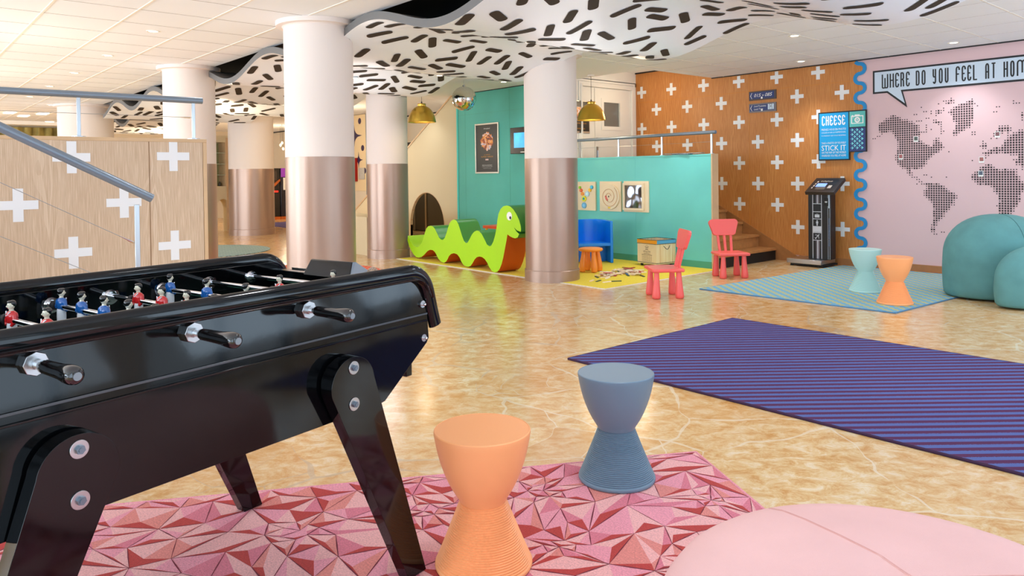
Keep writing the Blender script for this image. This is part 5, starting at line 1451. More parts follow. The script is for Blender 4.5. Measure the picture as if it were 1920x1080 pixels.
for a, c in ((-.06, .0), (-.052, -.025), (-.035, -.045)): b.ell((cx_ + a, Yp - .028, cz_ + c), (.016, .008, .016), n=12, k=8)
b.build('bead', mat('bead_red', (226, 110, 96), .4), t)
MB().ell((cx_ - .006, Yp - .026, cz_ + .002), (.008, .006, .012), n=12, k=8).build('snail_eye', M_ink, t)
MB().box((cx_ - .022, Yp - .028, cz_ - .17), (cx_ + .022, Yp - .020, cz_ - .147)).build('yellow_tag', mat('tag_yellow', (244, 206, 50), .4), t, bevel=.004)
t = panel(-6.875, -6.43, .695, 1.128, 'wooden framed wall panel with a dark warped mirror', .022)
fx0, fx1, fz0, fz1 = -6.87, -6.50, .72, 1.10
b = MB()
for q in ((fx0, fx1, fz0, fz0 + .03), (fx0, fx1, fz1 - .03, fz1), (fx0, fx0 + .03, fz0 + .03, fz1 - .03), (fx1 - .03, fx1, fz0 + .03, fz1 - .03)): b.box((q[0], YH - .052, q[2]), (q[1], YH - .022, q[3]))
b.build('inner_frame', M_pine, t, smooth=0, bevel=.002)
b = MB(); nx, nz = 24, 24
for i in range(nx + 1):
    for j in range(nz + 1):
        x = fx0 + .028 + (fx1 - fx0 - .056) * i / nx; z = fz0 + .028 + (fz1 - fz0 - .056) * j / nz
        b.v.append((x, YH - .03 - .0028 * math.sin(i / nx * 5.5 + 1.2) * math.cos(j / nz * 4.5), z))
for i in range(nx):
    for j in range(nz): k = i * (nz + 1) + j; b.f.append((k, k + 1, k + nz + 2, k + nz + 1)); b.mi.append(0)
b.build('warped_mirror', mat('dark_mirror', (120, 118, 122), .06, metal=1.0), t, smooth=80)

# poster on the green wall (plain generic picture, abstract glow)
def poster(t, x0, x1, z0, z1, Y, dirx, parent_axis='y'):
    pass
M_frame = mat('satin_silver_frame', (206, 202, 190), .3, metal=.7)
M_post = mat('poster_black', (44, 42, 38), .35)
def glow_mat():
    n = NT('poster_colours', rough=.35)
    a = n.noise(n.obj(), scale=9, detail=6, dist=1.5)
    c = n.ramp(a.outputs['Fac'], [(.34, (40, 26, 26)), (.44, (176, 60, 30)), (.52, (246, 160, 40)), (.6, (236, 214, 226)), (.7, (74, 70, 140))])
    return n.color(c)
M_glow = glow_mat()
px0, px1, pz0, pz1 = -9.945, -9.318, 1.262, 2.105
t = thing('poster', 'tall framed dark poster with fiery picture on the green wall', 'poster', ((px0 + px1) / 2, YG, pz0))
b = MB(); fw_ = .026
for q in ((px0, px1, pz0, pz0 + fw_), (px0, px1, pz1 - fw_, pz1), (px0, px0 + fw_, pz0 + fw_, pz1 - fw_), (px1 - fw_, px1, pz0 + fw_, pz1 - fw_)): b.box((q[0], YG - .022, q[2]), (q[1], YG - .001, q[3]))
b.build('frame', M_frame, t, smooth=0, bevel=.003)
MB().box((px0 + .02, YG - .010, pz0 + .02), (px1 - .02, YG - .001, pz1 - .02)).build('sheet', M_post, t, smooth=0)
Yq = YG - .0112; W_ = px1 - px0; H_ = pz1 - pz0
b = MB(); pts = []
rnd = random.Random(5)
for k in range(40):
    a = 2 * PI * k / 40; e = .82 + .24 * rnd.random(); pts.append((px0 + W_ * .49 + math.cos(a) * W_ * .27 * e, Yq, pz0 + H_ * .64 + math.sin(a) * H_ * .185 * e))
b.add([(px0 + W_ * .49, Yq, pz0 + H_ * .64)] + pts, [(0, 1 + k, 1 + (k + 1) % 40) for k in range(40)]); b.build('picture', M_glow, t, smooth=0)
b = MB(); text_mesh('Disneyland', b, (px0 + W_ * .37, Yq, pz0 + H_ * .875), (1, 0, 0), (0, 0, 1), W_ * .26, H_ * .032, shear=.2)
for f, w_, h_ in ((.155, .42, .018), (.128, .44, .014), (.097, .36, .010)): text_mesh('RESERVEZ VOS PLACES DES MAINTENANT' if f > .15 else 'A PARTIR DU 20 JUIN AU PARC', b, (px0 + W_ * (.5 - w_ / 2), Yq, pz0 + H_ * f), (1, 0, 0), (0, 0, 1), W_ * w_, H_ * h_)
b.build('lettering', M_paper, t, smooth=0)
b = MB(); text_mesh('LA SAISON', b, (px0 + W_ * .38, Yq, pz0 + H_ * .365), (1, 0, 0), (0, 0, 1), W_ * .24, H_ * .018); text_mesh('SUPER HEROS', b, (px0 + W_ * .25, Yq, pz0 + H_ * .32), (1, 0, 0), (0, 0, 1), W_ * .5, H_ * .026)
b.build('gold_lettering', mat('gold_print', (214, 150, 50), .5), t, smooth=0)
rb = MB(); rr(rb, px0 + W_ * .43, px0 + W_ * .56, pz0 + H_ * .262, pz0 + H_ * .29, Yq); rb.build('logo_patch', mat('pale_rose_print', (236, 200, 190), .5), t, smooth=0)
# small poster on the far door leaf
X_ = XD + .045
t = thing('poster', 'small framed dark poster on the white doors under the right pendant', 'poster', (XD + .03, 8.25, 1.86))
q0, q1, z0_, z1_ = 8.0, 8.40, 1.86, 2.36
MB().box((XD + .0305, q0, z0_), (XD + .05, q1, z1_)).build('frame', M_frame, t, smooth=0, bevel=.003)
MB().box((XD + .045, q0 + .015, z0_ + .03), (XD + .0515, q1 - .015, z1_ - .015)).build('sheet', M_post, t, smooth=0)
b = MB()
def yz(mb, a, c, d, e, X): mb.add([(X, a, d), (X, c, d), (X, c, e), (X, a, e)], [(0, 1, 2, 3)])
yz(b, q0 + .09, q1 - .09, z0_ + .20, z1_ - .10, XD + .0525); b.build('picture', M_glow, t, smooth=0)
b = MB(); text_mesh('SUPER HEROS', b, (XD + .0525, q0 + .08, z0_ + .14), (0, 1, 0), (0, 0, 1), .24, .02); text_mesh('RESERVEZ', b, (XD + .0525, q0 + .11, z0_ + .06), (0, 1, 0), (0, 0, 1), .18, .02); b.build('lettering', mat('gold_print', (214, 150, 50), .5), t, smooth=0)

# television
a = at(956, 240, 1, YG - .12); c = at(957, 289, 1, YG - .12)
t = thing('television', 'black wall television with blue picture half hidden by a column', 'television', (a.x + .36, YG - .05, c.z))
z0_, z1_ = c.z, a.z - .0
ZT = z1_ + .0
MB().box((a.x, YG - .12, z0_), (a.x + .72, YG - .07, z1_)).build('case', mat('tv_black', (26, 22, 24), .25), t, bevel=.008)
MB().box((a.x + .095, YG - .1215, z0_ + .095), (a.x + .63, YG - .119, z1_ - .085)).build('screen', mat('tv_picture', (40, 150, 200), .2, emit=(70, 176, 222), estr=1.1, noise=.35, nscale=5), t, smooth=0)
MB().box((a.x + .25, YG - .07, z0_ + .12), (a.x + .45, YG, z0_ + .28)).build('bracket', M_black, t, smooth=0)
MB().box((a.x + .25, YG - .124, z0_ + .02), (a.x + .36, YG - .120, z0_ + .032)).build('logo_strip', M_steel, t, smooth=0)

# ================================================================== PENDANTS AND MIRROR BALL
def pendant(cx, cy, z0, zt, label, watts):
    t = thing('pendant_lamp', label, 'lamp', (cx, cy, z0), group='brass dome pendants')
    pr = [(.202, 0), (.2045, .004), (.2025, .012), (.198, .035), (.186, .085), (.165, .135), (.135, .180), (.100, .212), (.066, .230), (.058, .233), (.058, .255), (.062, .262), (.056, .268), (.01, .270)]
    inn = [(.008, .262), (.05, .258), (.055, .228), (.095, .206), (.130, .175), (.159, .132), (.180, .083), (.193, .035), (.199, .006)]
    MB().lathe(inn + pr, n=56).build('shade', M_brass, t, local=True)
    MB().cyl((0, 0, .268), (0, 0, .30), .012, .006, n=12).build('cord_grip', M_black, t, local=True)
    MB().cyl((0, 0, .29), (0, 0, zt - z0), .0028, n=8).build('cord', M_black, t, local=True)
    MB().lathe([(.05, zt - z0 - .02), (.05, zt - z0)], n=24).build('ceiling_rose', M_white, t, local=True)
    MB().ell((0, 0, .12), (.035, .035, .045)).build('bulb', mat('bulb_glow', (255, 240, 210), .5, emit=(255, 226, 180), estr=7.0), t, local=True)
    d = bpy.data.lights.new('pendant', 'POINT'); d.energy = watts; d.color = (1, .88, .70); d.shadow_soft_size = .11
    o = bpy.data.objects.new('pendant_light', d); COL.objects.link(o); o.location = (0, 0, .06); o.parent = t
pendant(-8.866, 5.975, 2.005, ZC + .44, 'brass dome pendant lamp left of the mirror ball', 7)
pendant(-7.271, 7.815, 2.005, ZC, 'brass dome pendant lamp in front of the white doors', 13)
# mirror ball: small facets, one band of white ones
c = at(870, 185, 1, 6.68)
rb_ = .183
t = thing('mirror_ball', 'silver mirror ball hanging between the pendant and the green wall', 'mirror ball', (c.x, 6.68, c.z - rb_))
b = MB(); nl = 30
for j in range(nl):
    a0, a1 = -PI / 2 + PI * j / nl, -PI / 2 + PI * (j + 1) / nl; am = (a0 + a1) / 2
    nn_ = max(4, int(round(2 * nl * math.cos(am))))
    for k in range(nn_):
        t0, t1 = 2 * PI * k / nn_, 2 * PI * (k + 1) / nn_; g0 = .012
        cm = Vector((math.cos(am) * math.cos((t0 + t1) / 2), math.cos(am) * math.sin((t0 + t1) / 2), math.sin(am)))
        q = [Vector((math.cos(a) * math.cos(s), math.cos(a) * math.sin(s), math.sin(a))) for a, s in ((a0, t0), (a0, t1), (a1, t1), (a1, t0))]
        q = [(cm + (v - cm) * .93) * rb_ for v in q]
        b.add([v + Vector((0, 0, rb_)) for v in q], [(0, 1, 2, 3)])
b.build('mirror_tiles', mat('mirror_tile', (236, 236, 232), .05, metal=1.0), t, local=True, smooth=0)
MB().ell((0, 0, rb_), (rb_ * .985,) * 3, n=40, k=24).build('core', mat('ball_core', (196, 190, 176), .22, metal=.9), t, local=True)
MB().cyl((0, 0, 2 * rb_ - .004), (0, 0, 2 * rb_ + .018), .02, n=16).build('cap', M_steel, t, local=True)
MB().cyl((0, 0, 2 * rb_ + .01), (0, 0, ZC - (c.z - rb_)), .003, n=8).build('chain', M_steel, t, local=True)

# ================================================================== LUGGAGE SCALE
kx0, kx1, ky0, ky1 = -5.0, -4.53, 9.11, 9.50
t = thing('luggage_scale', 'black luggage weighing stand with steel platform before the oak wall', 'weighing scale', ((kx0 + kx1) / 2, 9.3, 0))
MB().box((kx0, ky0, .035), (kx1, ky1, .095)).build('platform', M_steel, t, bevel=.006)
MB().box((kx0 + .04, ky0 + .03, .012), (kx1 + .02, ky1 + .02, .034)).build('under_frame', M_black, t, smooth=0)
for x, y in ((kx0 + .05, ky0 + .05), (kx1 - .05, ky0 + .04), (kx0 + .05, ky1 - .05), (kx1 - .05, ky1 - .05)):
    MB().cyl((x, y, 0), (x, y, .013), .022, n=16).build('foot', M_black, t)
qx0, qx1, qy0, qy1 = -4.775, -4.475, 9.26, 9.40
MB().box((qx0, qy0, .096), (qx1, qy1, .985)).build('post', mat('scale_black', (20, 21, 23), .35), t, bevel=.006)
# tilted head with its display
hz0, hz1 = at(1536, 360, 1, 9.10).z, at(1548, 333.5, 1, 9.42).z
hx0, hx1 = at(1508.5, 358, 1, 9.10).x, at(1563, 359, 1, 9.10).x
ev = Vector((0, 9.42 - 9.10, hz1 - hz0)); Lh = ev.length; ev.normalize(); en_ = Vector((0, ev.z, -ev.y))
hd = thing_h = MB().prism([(0, 0), (hx1 - hx0, 0), (hx1 - hx0, Lh), (0, Lh)], (hx0, 9.10, hz0), (1, 0, 0), ev, en_, 0, .045).build('display_head', mat('head_brown_black', (44, 36, 32), .4), t, bevel=.004)
def HP(u, v, off=.0008): return Vector((hx0, 9.10, hz0)) + Vector((1, 0, 0)) * u + ev * v - en_ * off
Wh = hx1 - hx0
def hq(mb, u0, u1, v0, v1, off=.0008): mb.add([HP(u0, v0, off), HP(u1, v0, off), HP(u1, v1, off), HP(u0, v1, off)], [(0, 1, 2, 3)])
b = MB(); hq(b, Wh * .10, Wh * .86, Lh * .16, Lh * .90); b.build('face_panel', mat('face_black', (26, 24, 22), .3), hd, smooth=0)
b = MB(); hq(b, Wh * .22, Wh * .56, Lh * .36, Lh * .60, .0014); b.build('screen', mat('lcd_blue', (120, 156, 236), .3, emit=(130, 170, 255), estr=1.2), hd, smooth=0)
b = MB()
text_mesh('theBagPoint', b, HP(Wh * .27, Lh * .68, .0016), (1, 0, 0), ev, Wh * .40, Lh * .12, shear=.2)
hq(b, Wh * .66, Wh * .78, Lh * .26, Lh * .46, .0016)
for u_, v_, s_ in ((.16, .66, .05), (.14, .52, .04), (.13, .38, .05), (.12, .24, .04)): hq(b, Wh * u_, Wh * (u_ + s_), Lh * v_, Lh * (v_ + .09), .0016)
for v_ in (.20, .25, .30): hq(b, Wh * .27, Wh * .60, Lh * v_, Lh * (v_ + .012), .0016)
b.build('lettering', mat('panel_print', (224, 214, 200), .5), hd, smooth=0)
# stripes and pictograms on the post
Yk = qy0 - .0012; M_sil = mat('silver_print', (206, 210, 218), .4); M_mau = mat('mauve_print', (150, 136, 146), .4)
def ux_(px): return at(1515 + px / 9.814, 430, 1, qy0)[0]
def uz_(py): return at(1540, 370 + py / 9.814, 1, qy0)[2]
b = MB(); c_ = MB()
xl, xr = ux_(84), ux_(257)
for q in ((xl, xl + .009, .10, .982), (xr - .009, xr, .10, .982)): rr(b, *q, Yk)
for z in (120, 268, 400, 540, 655, 795): rr(b, xl, xr, uz_(z) - .004, uz_(z) + .004, Yk)
for a_, w_, mbq in ((.050, .007, c_), (.062, .014, b), (.083, .009, c_)):
    rr(mbq, xl + a_, xl + a_ + w_, uz_(118), .982, Yk); rr(mbq, xl + a_, xl + a_ + w_, .10, uz_(800), Yk)
rr(b, xl + .01, xr - .01, uz_(645), uz_(545), Yk)
# suitcase, person and aeroplane signs
X_ = (xl + xr) / 2
zc = uz_(345); rr(b, X_ - .032, X_ + .032, zc - .02, zc + .018, Yk); rr(b, X_ - .012, X_ - .009, zc + .018, zc + .028, Yk); rr(b, X_ + .009, X_ + .012, zc + .018, zc + .028, Yk); rr(b, X_ - .012, X_ + .012, zc + .025, zc + .028, Yk)
zc = uz_(475); ring(b, X_, zc + .03, .0005, .008, Yk, 16); rr(b, X_ - .014, X_ + .014, zc - .006, zc + .02, Yk); rr(b, X_ - .008, X_ + .008, zc - .036, zc - .004, Yk)
zc = uz_(725)
def rq(mb, pts, ang, m=None):
    c, s = math.cos(ang), math.sin(ang); mb.add([(X_ + p[0] * c - p[1] * s, Yk, zc + p[0] * s + p[1] * c) for p in pts], [tuple(range(len(pts)))], m)
rq(b, [(-.004, -.04), (.004, -.04), (.005, .036), (0, .044), (-.005, .036)], -.75)
rq(b, [(-.036, -.008), (0, .016), (.036, -.008), (.036, -.002), (0, .024), (-.036, -.002)][:3] + [(.036, -.001), (0, .026), (-.036, -.001)], -.75)
rq(b, [(-.014, -.038), (.014, -.038), (.014, -.033), (0, -.026), (-.014, -.033)], -.75)
b.build('silver_pattern', M_sil, t, smooth=0); c_.build('mauve_pattern', M_mau, t, smooth=0)
b = MB(); X2 = qx1 - .035
rr(b, X2, X2 + .004, .10, .98, Yk); rr(b, X2 + .024, X2 + .028, .10, .98, Yk); rr(b, X2 + .008, X2 + .022, .76, .98, Yk); b.build('side_stripes', M_bubble, t, smooth=0)
b = MB(); text_mesh('www.thebagpoint.com', b, (X2 + .020, Yk, .27), (0, 0, 1), (-1, 0, 0), .36, .011); b.build('side_lettering', mat('blue_print', (80, 130, 190), .5), t, smooth=0)
b = MB(); x_ = ux_(340); z_ = uz_(85)
MB().box((x_ - .028, qy0 - .008, z_ - .05), (x_ + .028, qy0 - .0005, z_ + .05)).build('coin_slot', mat('slot_black', (14, 22, 20), .2), t, bevel=.002)
MB().box((x_ - .014, qy0 - .014, z_ - .01), (x_ + .016, qy0 - .0075, z_ + .012)).build('coin_tray', M_steel, t, bevel=.002)
# ================================================================== FOOTBALL TABLE  (local x: across, + towards the camera side; local y: along)
Lw = Vector((-.2438, .9698)); Nw = Vector((.9698, .2438))
tc = Lw * 1.065 + Nw * -1.985
ft = thing('football_table', 'big glossy black football table with red and blue players', 'football table', (tc.x, tc.y, .0140), math.atan2(.2438, .9698))
Z0 = .0140          # the root stands on the rug: heights below are from the floor
def FB(mb, a, b_, m=None): return mb.box((a[0], a[1], a[2] - Z0), (b_[0], b_[1], b_[2] - Z0), m)
def V3(x, y, z): return Vector((x, y, z - Z0))
# side panels: long board, lower corners cut, upper corner rounded
def side_profile():
    half = [(0, .56), (.50, .56), (.535, .566), (.735, .705), (.745, .72), (.742, .80)]
    for k in range(9):
        a = R(0 + 90 * k / 8); half.append((.680 + .062 * math.cos(a), .868 + .062 * math.sin(a)))
    half.append((0, .93))
    r_ = half; l_ = [(-y, z) for y, z in reversed(half[1:-1])]
    return r_ + l_
prof = side_profile()
for sx, nm in ((1, 'side_panel'), (-1, 'side_panel')):
    xo = .375 * sx; xi = .345 * sx
    pm = MB().prism([(y, z - Z0) for y, z in prof], (min(xo, xi), 0, 0), (0, 1, 0), (0, 0, 1), (1, 0, 0), 0, .03)
    pm.v = [(x_ - sx * (z_ - .766) * .045, y_, z_) for x_, y_, z_ in pm.v]
    pm.build(nm, M_lacq, ft, local=True, bevel=.002)
    # raised upper board edge and strip for the seam highlight
    b = MB(); x = .3755 * sx
    FB(b, (min(x, x + .004 * sx), -.738, .796), (max(x, x + .004 * sx), .738, .802)); b.build('seam_glint_strip', mat('lacquer_edge_glint', (70, 74, 78), .2, spec=.6), ft, local=True, bevel=.001)  # grey tone stands for the silvery highlight along the seam
    b = MB(); FB(b, (min(x, x + .0055 * sx), -.738, .775), (max(x, x + .0055 * sx), .738, .780)); b.build('trim_strip', M_lacq, ft, local=True, bevel=.001)
# top rails curving down at both ends
for sx in (1, -1):
    pts = [V3(.372 * sx, y, .938) for y in [-.66 + 1.32 * k / 24 for k in range(25)]]
    e = []
    for k in range(1, 10):
        a = R(90 - 74 * k / 9); e.append((.66 + .092 * math.cos(a), .846 + .092 * math.sin(a)))
    e += [(.768, .80), (.782, .755)]
    R_ = [V3(.372 * sx, y, z) for y, z in e]; L_ = [V3(.372 * sx, -y, z) for y, z in reversed(e)]
    MB().tube(L_ + pts + R_, .0165, n=20, rx=.026).build('top_rail', M_lacq, ft, local=True, smooth=60)
    b = MB(); b.tube([V3((.372 + .001) * sx, p_.y, p_.z + Z0 - .020) for p_ in (L_ + pts + R_)][2:-2], .006, n=8, rx=.027); b.build('rail_rib', mat('brown_black_lacquer', (34, 12, 10), .18, coat=.8), ft, local=True, smooth=60)
# end boards, bottom, field
for s in (1, -1):
    y0, y1 = (.672, .700) if s > 0 else (-.700, -.672)
    b = MB(); FB(b, (-.344, y0, .60), (.344, y1, .905)); b.build('end_board', M_lacq, ft, local=True, bevel=.003)
    b = MB(); FB(b, (-.344, min(.701 * s, .738 * s), .72), (.344, max(.701 * s, .738 * s), .900)); b.build('end_ledge', M_lacq, ft, local=True, bevel=.004)
    b = MB(); FB(b, (-.10, min(.664 * s, .671 * s), .805), (.10, max(.664 * s, .671 * s), .865)); b.build('goal', mat('goal_dark', (40, 8, 10), .4), ft, local=True, bevel=.002)
b = MB(); FB(b, (-.344, -.671, .795), (.344, .671, .806)); fld = b.build('playfield', mat('field_green', (20, 66, 52), .35), ft, local=True, smooth=0)
b = MB()
FB(b, (-.34, -.002, .8061), (.34, .002, .8064)); 
for s in (1, -1): FB(b, (-.16, s * .47 - .002, .8061), (.16, s * .47 + .002, .8064)); FB(b, (-.16, min(s * .47, s * .66), .8061), (-.156, max(s * .47, s * .66), .8064)); FB(b, (.156, min(s * .47, s * .66), .8061), (.16, max(s * .47, s * .66), .8064))
n = 40; ringp = [V3(.09 * math.cos(2 * PI * k / n), .09 * math.sin(2 * PI * k / n), .8063) for k in range(n)] + [V3(.086 * math.cos(2 * PI * k / n), .086 * math.sin(2 * PI * k / n), .8063) for k in range(n)]
b.add(ringp, [(k, (k + 1) % n, n + (k + 1) % n, n + k) for k in range(n)]); b.build('field_lines', M_whiteg, fld, local=True, smooth=0)
b = MB(); FB(b, (-.344, -.54, .563), (.344, .54, .58)); b.build('bottom_board', M_lacq, ft, local=True, smooth=0)
# counter box and coin tray on the right hand end
b = MB()
bx_, ey_ = (-.125, .115), (.60, .715)
za, zb_ = .900, .955
pv = [V3(bx_[0], ey_[0] + .045, za), V3(bx_[1], ey_[0] + .045, za), V3(bx_[1] + .03, ey_[1] + .035, za), V3(bx_[0] + .01, ey_[1] + .035, za), V3(bx_[0] + .006, ey_[0] + .078, zb_), V3(bx_[1] - .02, ey_[0] + .078, zb_), V3(bx_[1] - .018, ey_[0] + .09, zb_), V3(bx_[0] + .008, ey_[0] + .09, zb_)]
b.add(pv, [(0, 1, 2, 3), (4, 5, 6, 7), (0, 1, 5, 4), (1, 2, 6, 5), (2, 3, 7, 6), (3, 0, 4, 7)])
b.build('counter_box', M_lacq, ft, local=True, bevel=.004)
b = MB(); b.add([pv[1] + Vector((.001, 0, 0)), pv[2] + Vector((.001, 0, 0)), pv[6] + Vector((.002, 0, 0)), pv[5] + Vector((.002, 0, 0))], [(0, 1, 2, 3)]); b.build('counter_end_cap', mat('dark_chrome', (150, 158, 166), .12, metal=.9), ft, local=True, smooth=0)
b = MB(); FB(b, (-.30, .7375, .8985), (.23, .7405, .907)); b.build('chrome_lip', M_steel, ft, local=True, bevel=.001)
b = MB(); FB(b, (.19, .7405, .8965), (.215, .744, .908)); b.build('lip_clip', M_chrome, ft, local=True, bevel=.001)
# legs: tapered boards with a round head, leaning outwards
def leg_profile():
    c = (.365, .662); rr_ = .080
    pts = [(c[0] + rr_ * math.cos(R(a)), c[1] + rr_ * math.sin(R(a))) for a in range(8, 196, 8)]
    return [(.655, .0141), ] + pts + [(.578, .0141)]
lp = leg_profile()
for s in (1, -1):
    for sx in (1, -1):
        x0_, x1_ = (.389, .433) if sx > 0 else (-.433, -.389)
        lg = MB().prism([(y * s, z - Z0) for y, z in lp], (x0_, 0, 0), (0, 1, 0), (0, 0, 1), (1, 0, 0), 0, .044).build('leg', M_lacq, ft, local=True, bevel=.004, seg=3)
        xs0, xs1 = (.3755, .3885) if sx > 0 else (-.3885, -.3755)
        inner = [(.365 + (y - .365) * .9 + .0, .662 + (z - .662) * .9) for y, z in lp if z > .5]
        inner = [(.445, .56)] + inner + [(.335, .56)]
        MB().prism([(y * s, z - Z0) for y, z in inner], (xs0, 0, 0), (0, 1, 0), (0, 0, 1), (1, 0, 0), 0, .013).build('leg_spacer', M_lacq, ft, local=True, bevel=.002)
        xf = .433 * sx
        for z in (.712, .610):
            w = MB().cyl(V3(xf, .365 * s, z), V3(xf + .003 * sx, .365 * s, z), .0185, n=28).build('washer', M_steel, lg, local=True, bevel=.0006)
            MB().cyl(V3(xf + .003 * sx, .365 * s, z), V3(xf + .010 * sx, .365 * s, z), .0092, n=6).cyl(V3(xf + .010 * sx, .365 * s, z), V3(xf + .012 * sx, .365 * s, z), .005, n=12).build('bolt', mat('zinc_blue', (120, 134, 146), .35, metal=.8), lg, local=True, smooth=30)
# small bolts near the panel ends
for s in (1, -1):
    for (y, z) in ((.718, .832), (.722, .722)):
        for sx in (1, -1):
            x = .3755 * sx
            w = MB().cyl(V3(x - .004 * sx, y * s, z), V3(x + .003 * sx, y * s, z), .0118, n=24).build('washer', M_steel, ft, local=True)
            MB().cyl(V3(x + .003 * sx, y * s, z), V3(x + .011 * sx, y * s, z), .0048, n=16).ell(V3(x + .011 * sx, y * s, z), (.005, .005, .005), n=12, k=8).build('bolt', M_chrome, w, local=True)
# one little player: boots and shorts, shirt, head
def figure_mb(shirt, face):
    """origin at the rod axis; looks along +y when face > 0"""
    b = MB(); f = 1 if face > 0 else -1
    def e(c, r, m, n=16, k=10, p=1.0): b.ell((c[0], c[1] * f, c[2]), r, n=n, k=k, m=m, p=p)
    b.lathe([(.0005, -.078), (.0085, -.078), (.0105, -.072), (.0095, -.060), (.0090, -.052)], n=16, m=shirt, M=Matrix.Diagonal((1.0, 1.15, 1, 1)))
    b.lathe([(.0092, -.053), (.0098, -.046), (.0095, -.040)], n=16, m=M_skin, M=Matrix.Diagonal((1.0, 1.1, 1, 1)))
    b.lathe([(.0102, -.041), (.0138, -.040), (.0142, -.028), (.0136, -.012), (.0120, -.006)], n=18, m=M_whiteg, M=Matrix.Diagonal((1.05, .82, 1, 1)))
    b.lathe([(.0110, -.010), (.0140, -.006), (.0172, .002), (.0190, .010), (.0172, .018), (.0105, .0235), (.006, .025)], n=22, m=shirt, M=Matrix.Diagonal((1.12, .72, 1, 1)))
    b.cyl((-.0165, 0, 0), (.0165, 0, 0), .0105, n=18, m=shirt)
    for s in (-1, 1):
        b.tube([(s * .0165, 0, .014), (s * .0205, .001 * f, .006), (s * .0195, .004 * f, -.006), (s * .015, .007 * f, -.012)], [.0062, .0060, .0052, .004], n=10, m=shirt)
        b.tube([(s * .012, .008 * f, .0235), (0, .0125 * f, .0125)], .0016, n=6, m=M_whiteg)
    b.cyl((0, 0, .022), (0, .001 * f, .031), .0058, .0052, n=14, m=M_skin)
    e((0, .0012, .0385), (.0080, .0092, .0112), M_skin, 18, 12)
    b.ell((0, .0102 * f, .0370), (.0016, .0028, .0026), n=8, k=6, m=M_skin)
    b.ell((0, .0088 * f, .0322), (.0030, .0012, .0008), n=8, k=6, m=shirt)
    for s in (-1, 1):
        b.ell((s * .0029, .0091 * f, .0400), (.0011, .0010, .0012), n=8, k=6, m=M_hair); b.ell((s * .0080, .0008 * f, .0375), (.0015, .0022, .0030), n=8, k=6, m=M_skin)
    e((0, -.0022, .0425), (.0088, .0090, .0098), M_hair, 18, 12); e((0, .004, .0478), (.0070, .0062, .0040), M_hair, 12, 8)
    return b
ZR = .888
rods = [(0, 'blue', [.0]), (1, 'blue', [-.12, .12]), (2, 'red', [-.166, .034, .234]), (3, 'blue', [-.278, -.158, -.035, .09, .217]),
        (4, 'red', [-.175, -.048, .079, .207, .32]), (5, 'blue', [-.296, -.091, .105]), (6, 'red', [.043, .27]), (7, 'red', [.101])]
meshes = {}
for k, team, pl in rods:
    y = (k - 3.5) * .168
    near = team == 'blue'
    xa, xb = (-.36, .47) if near else (-.47, .36)
    rod = MB().cyl(V3(xa, y, ZR), V3(xb, y, ZR), .0079, n=20).build('rod', M_chrome, ft, local=True)
    # handle with metal cap
    s = 1 if near else -1
    h = MB().lathe([(.0075, 0), (.0115, .001), (.0135, .010), (.0140, .050), (.0152, .085), (.0176, .106), (.0184, .122), (.0168, .134), (.011, .140), (.0005, .141)], n=28, M=Matrix.Translation((0, 0, 0)) @ Matrix.Rotation(s * PI / 2, 4, 'Y'), c=V3(s * .412, y, ZR))
    h.build('handle', mat('handle_black', (8, 8, 9), .12, coat=1.0), rod, local=True, smooth=50)
    MB().cyl(V3(s * .5515, y, ZR), V3(s * .556, y, ZR), .0078, n=20).build('end_screw', mat('zinc_grey', (130, 134, 138), .3, metal=.8), rod, local=True)
    # guides through both panels
    for sx in (1, -1):
        xf = .3755 * sx
        if (sx > 0) == near:
            MB().cyl(V3(xf - .007 * sx, y, ZR), V3(xf + .012 * sx, y, ZR), .0245, n=8).build('hex_guide', M_steel, rod, local=True, bevel=.0012)
            MB().cyl(V3(xf + .012 * sx, y, ZR), V3(xf + .020 * sx, y, ZR), .0115, n=20).build('guide_tube', M_steel, rod, local=True)
        xi = .3445 * sx
        g_ = MB(); dx = -sx
        g_.cyl(V3(xi, y, ZR), V3(xi + dx * .005, y, ZR), .0265, n=28).cyl(V3(xi + dx * .005, y, ZR), V3(xi + dx * .012, y, ZR), .020, .016, n=28).cyl(V3(xi + dx * .012, y, ZR), V3(xi + dx * .020, y, ZR), .0125, n=20)
        g_.build('inner_bearing', M_chrome, rod, local=True)
    for q, x in enumerate(pl):
        key = team
        if key not in meshes:
            o = figure_mb(M_blueg if team == 'blue' else M_redg, 1 if team == 'blue' else -1).build('player_figure', None, rod, local=True, smooth=50)
            meshes[key] = o
        else:
            o = meshes[key].copy(); COL.objects.link(o); o.parent = rod
        o.location = V3(x, y, ZR)
    # black rubber stops
    for x in ((pl[0] - .034), ):
        MB().cyl(V3(x - .009, y, ZR), V3(x + .009, y, ZR), .0135, n=18).build('rubber_stop', M_black, rod, local=True, bevel=.002)
# cork ball on the end ledge
bp = ft.matrix_basis @ V3(.152, .717, .900 + .0195)
tag(MB().ell((bp.x, bp.y, bp.z + .0), (.0192,) * 3, n=32, k=20).build('cork_ball', mat('cork', (168, 140, 118), .85, noise=.4, nscale=260, bump=.5, bscale=300)), 'brown cork ball resting on the end ledge of the football table', 'ball')

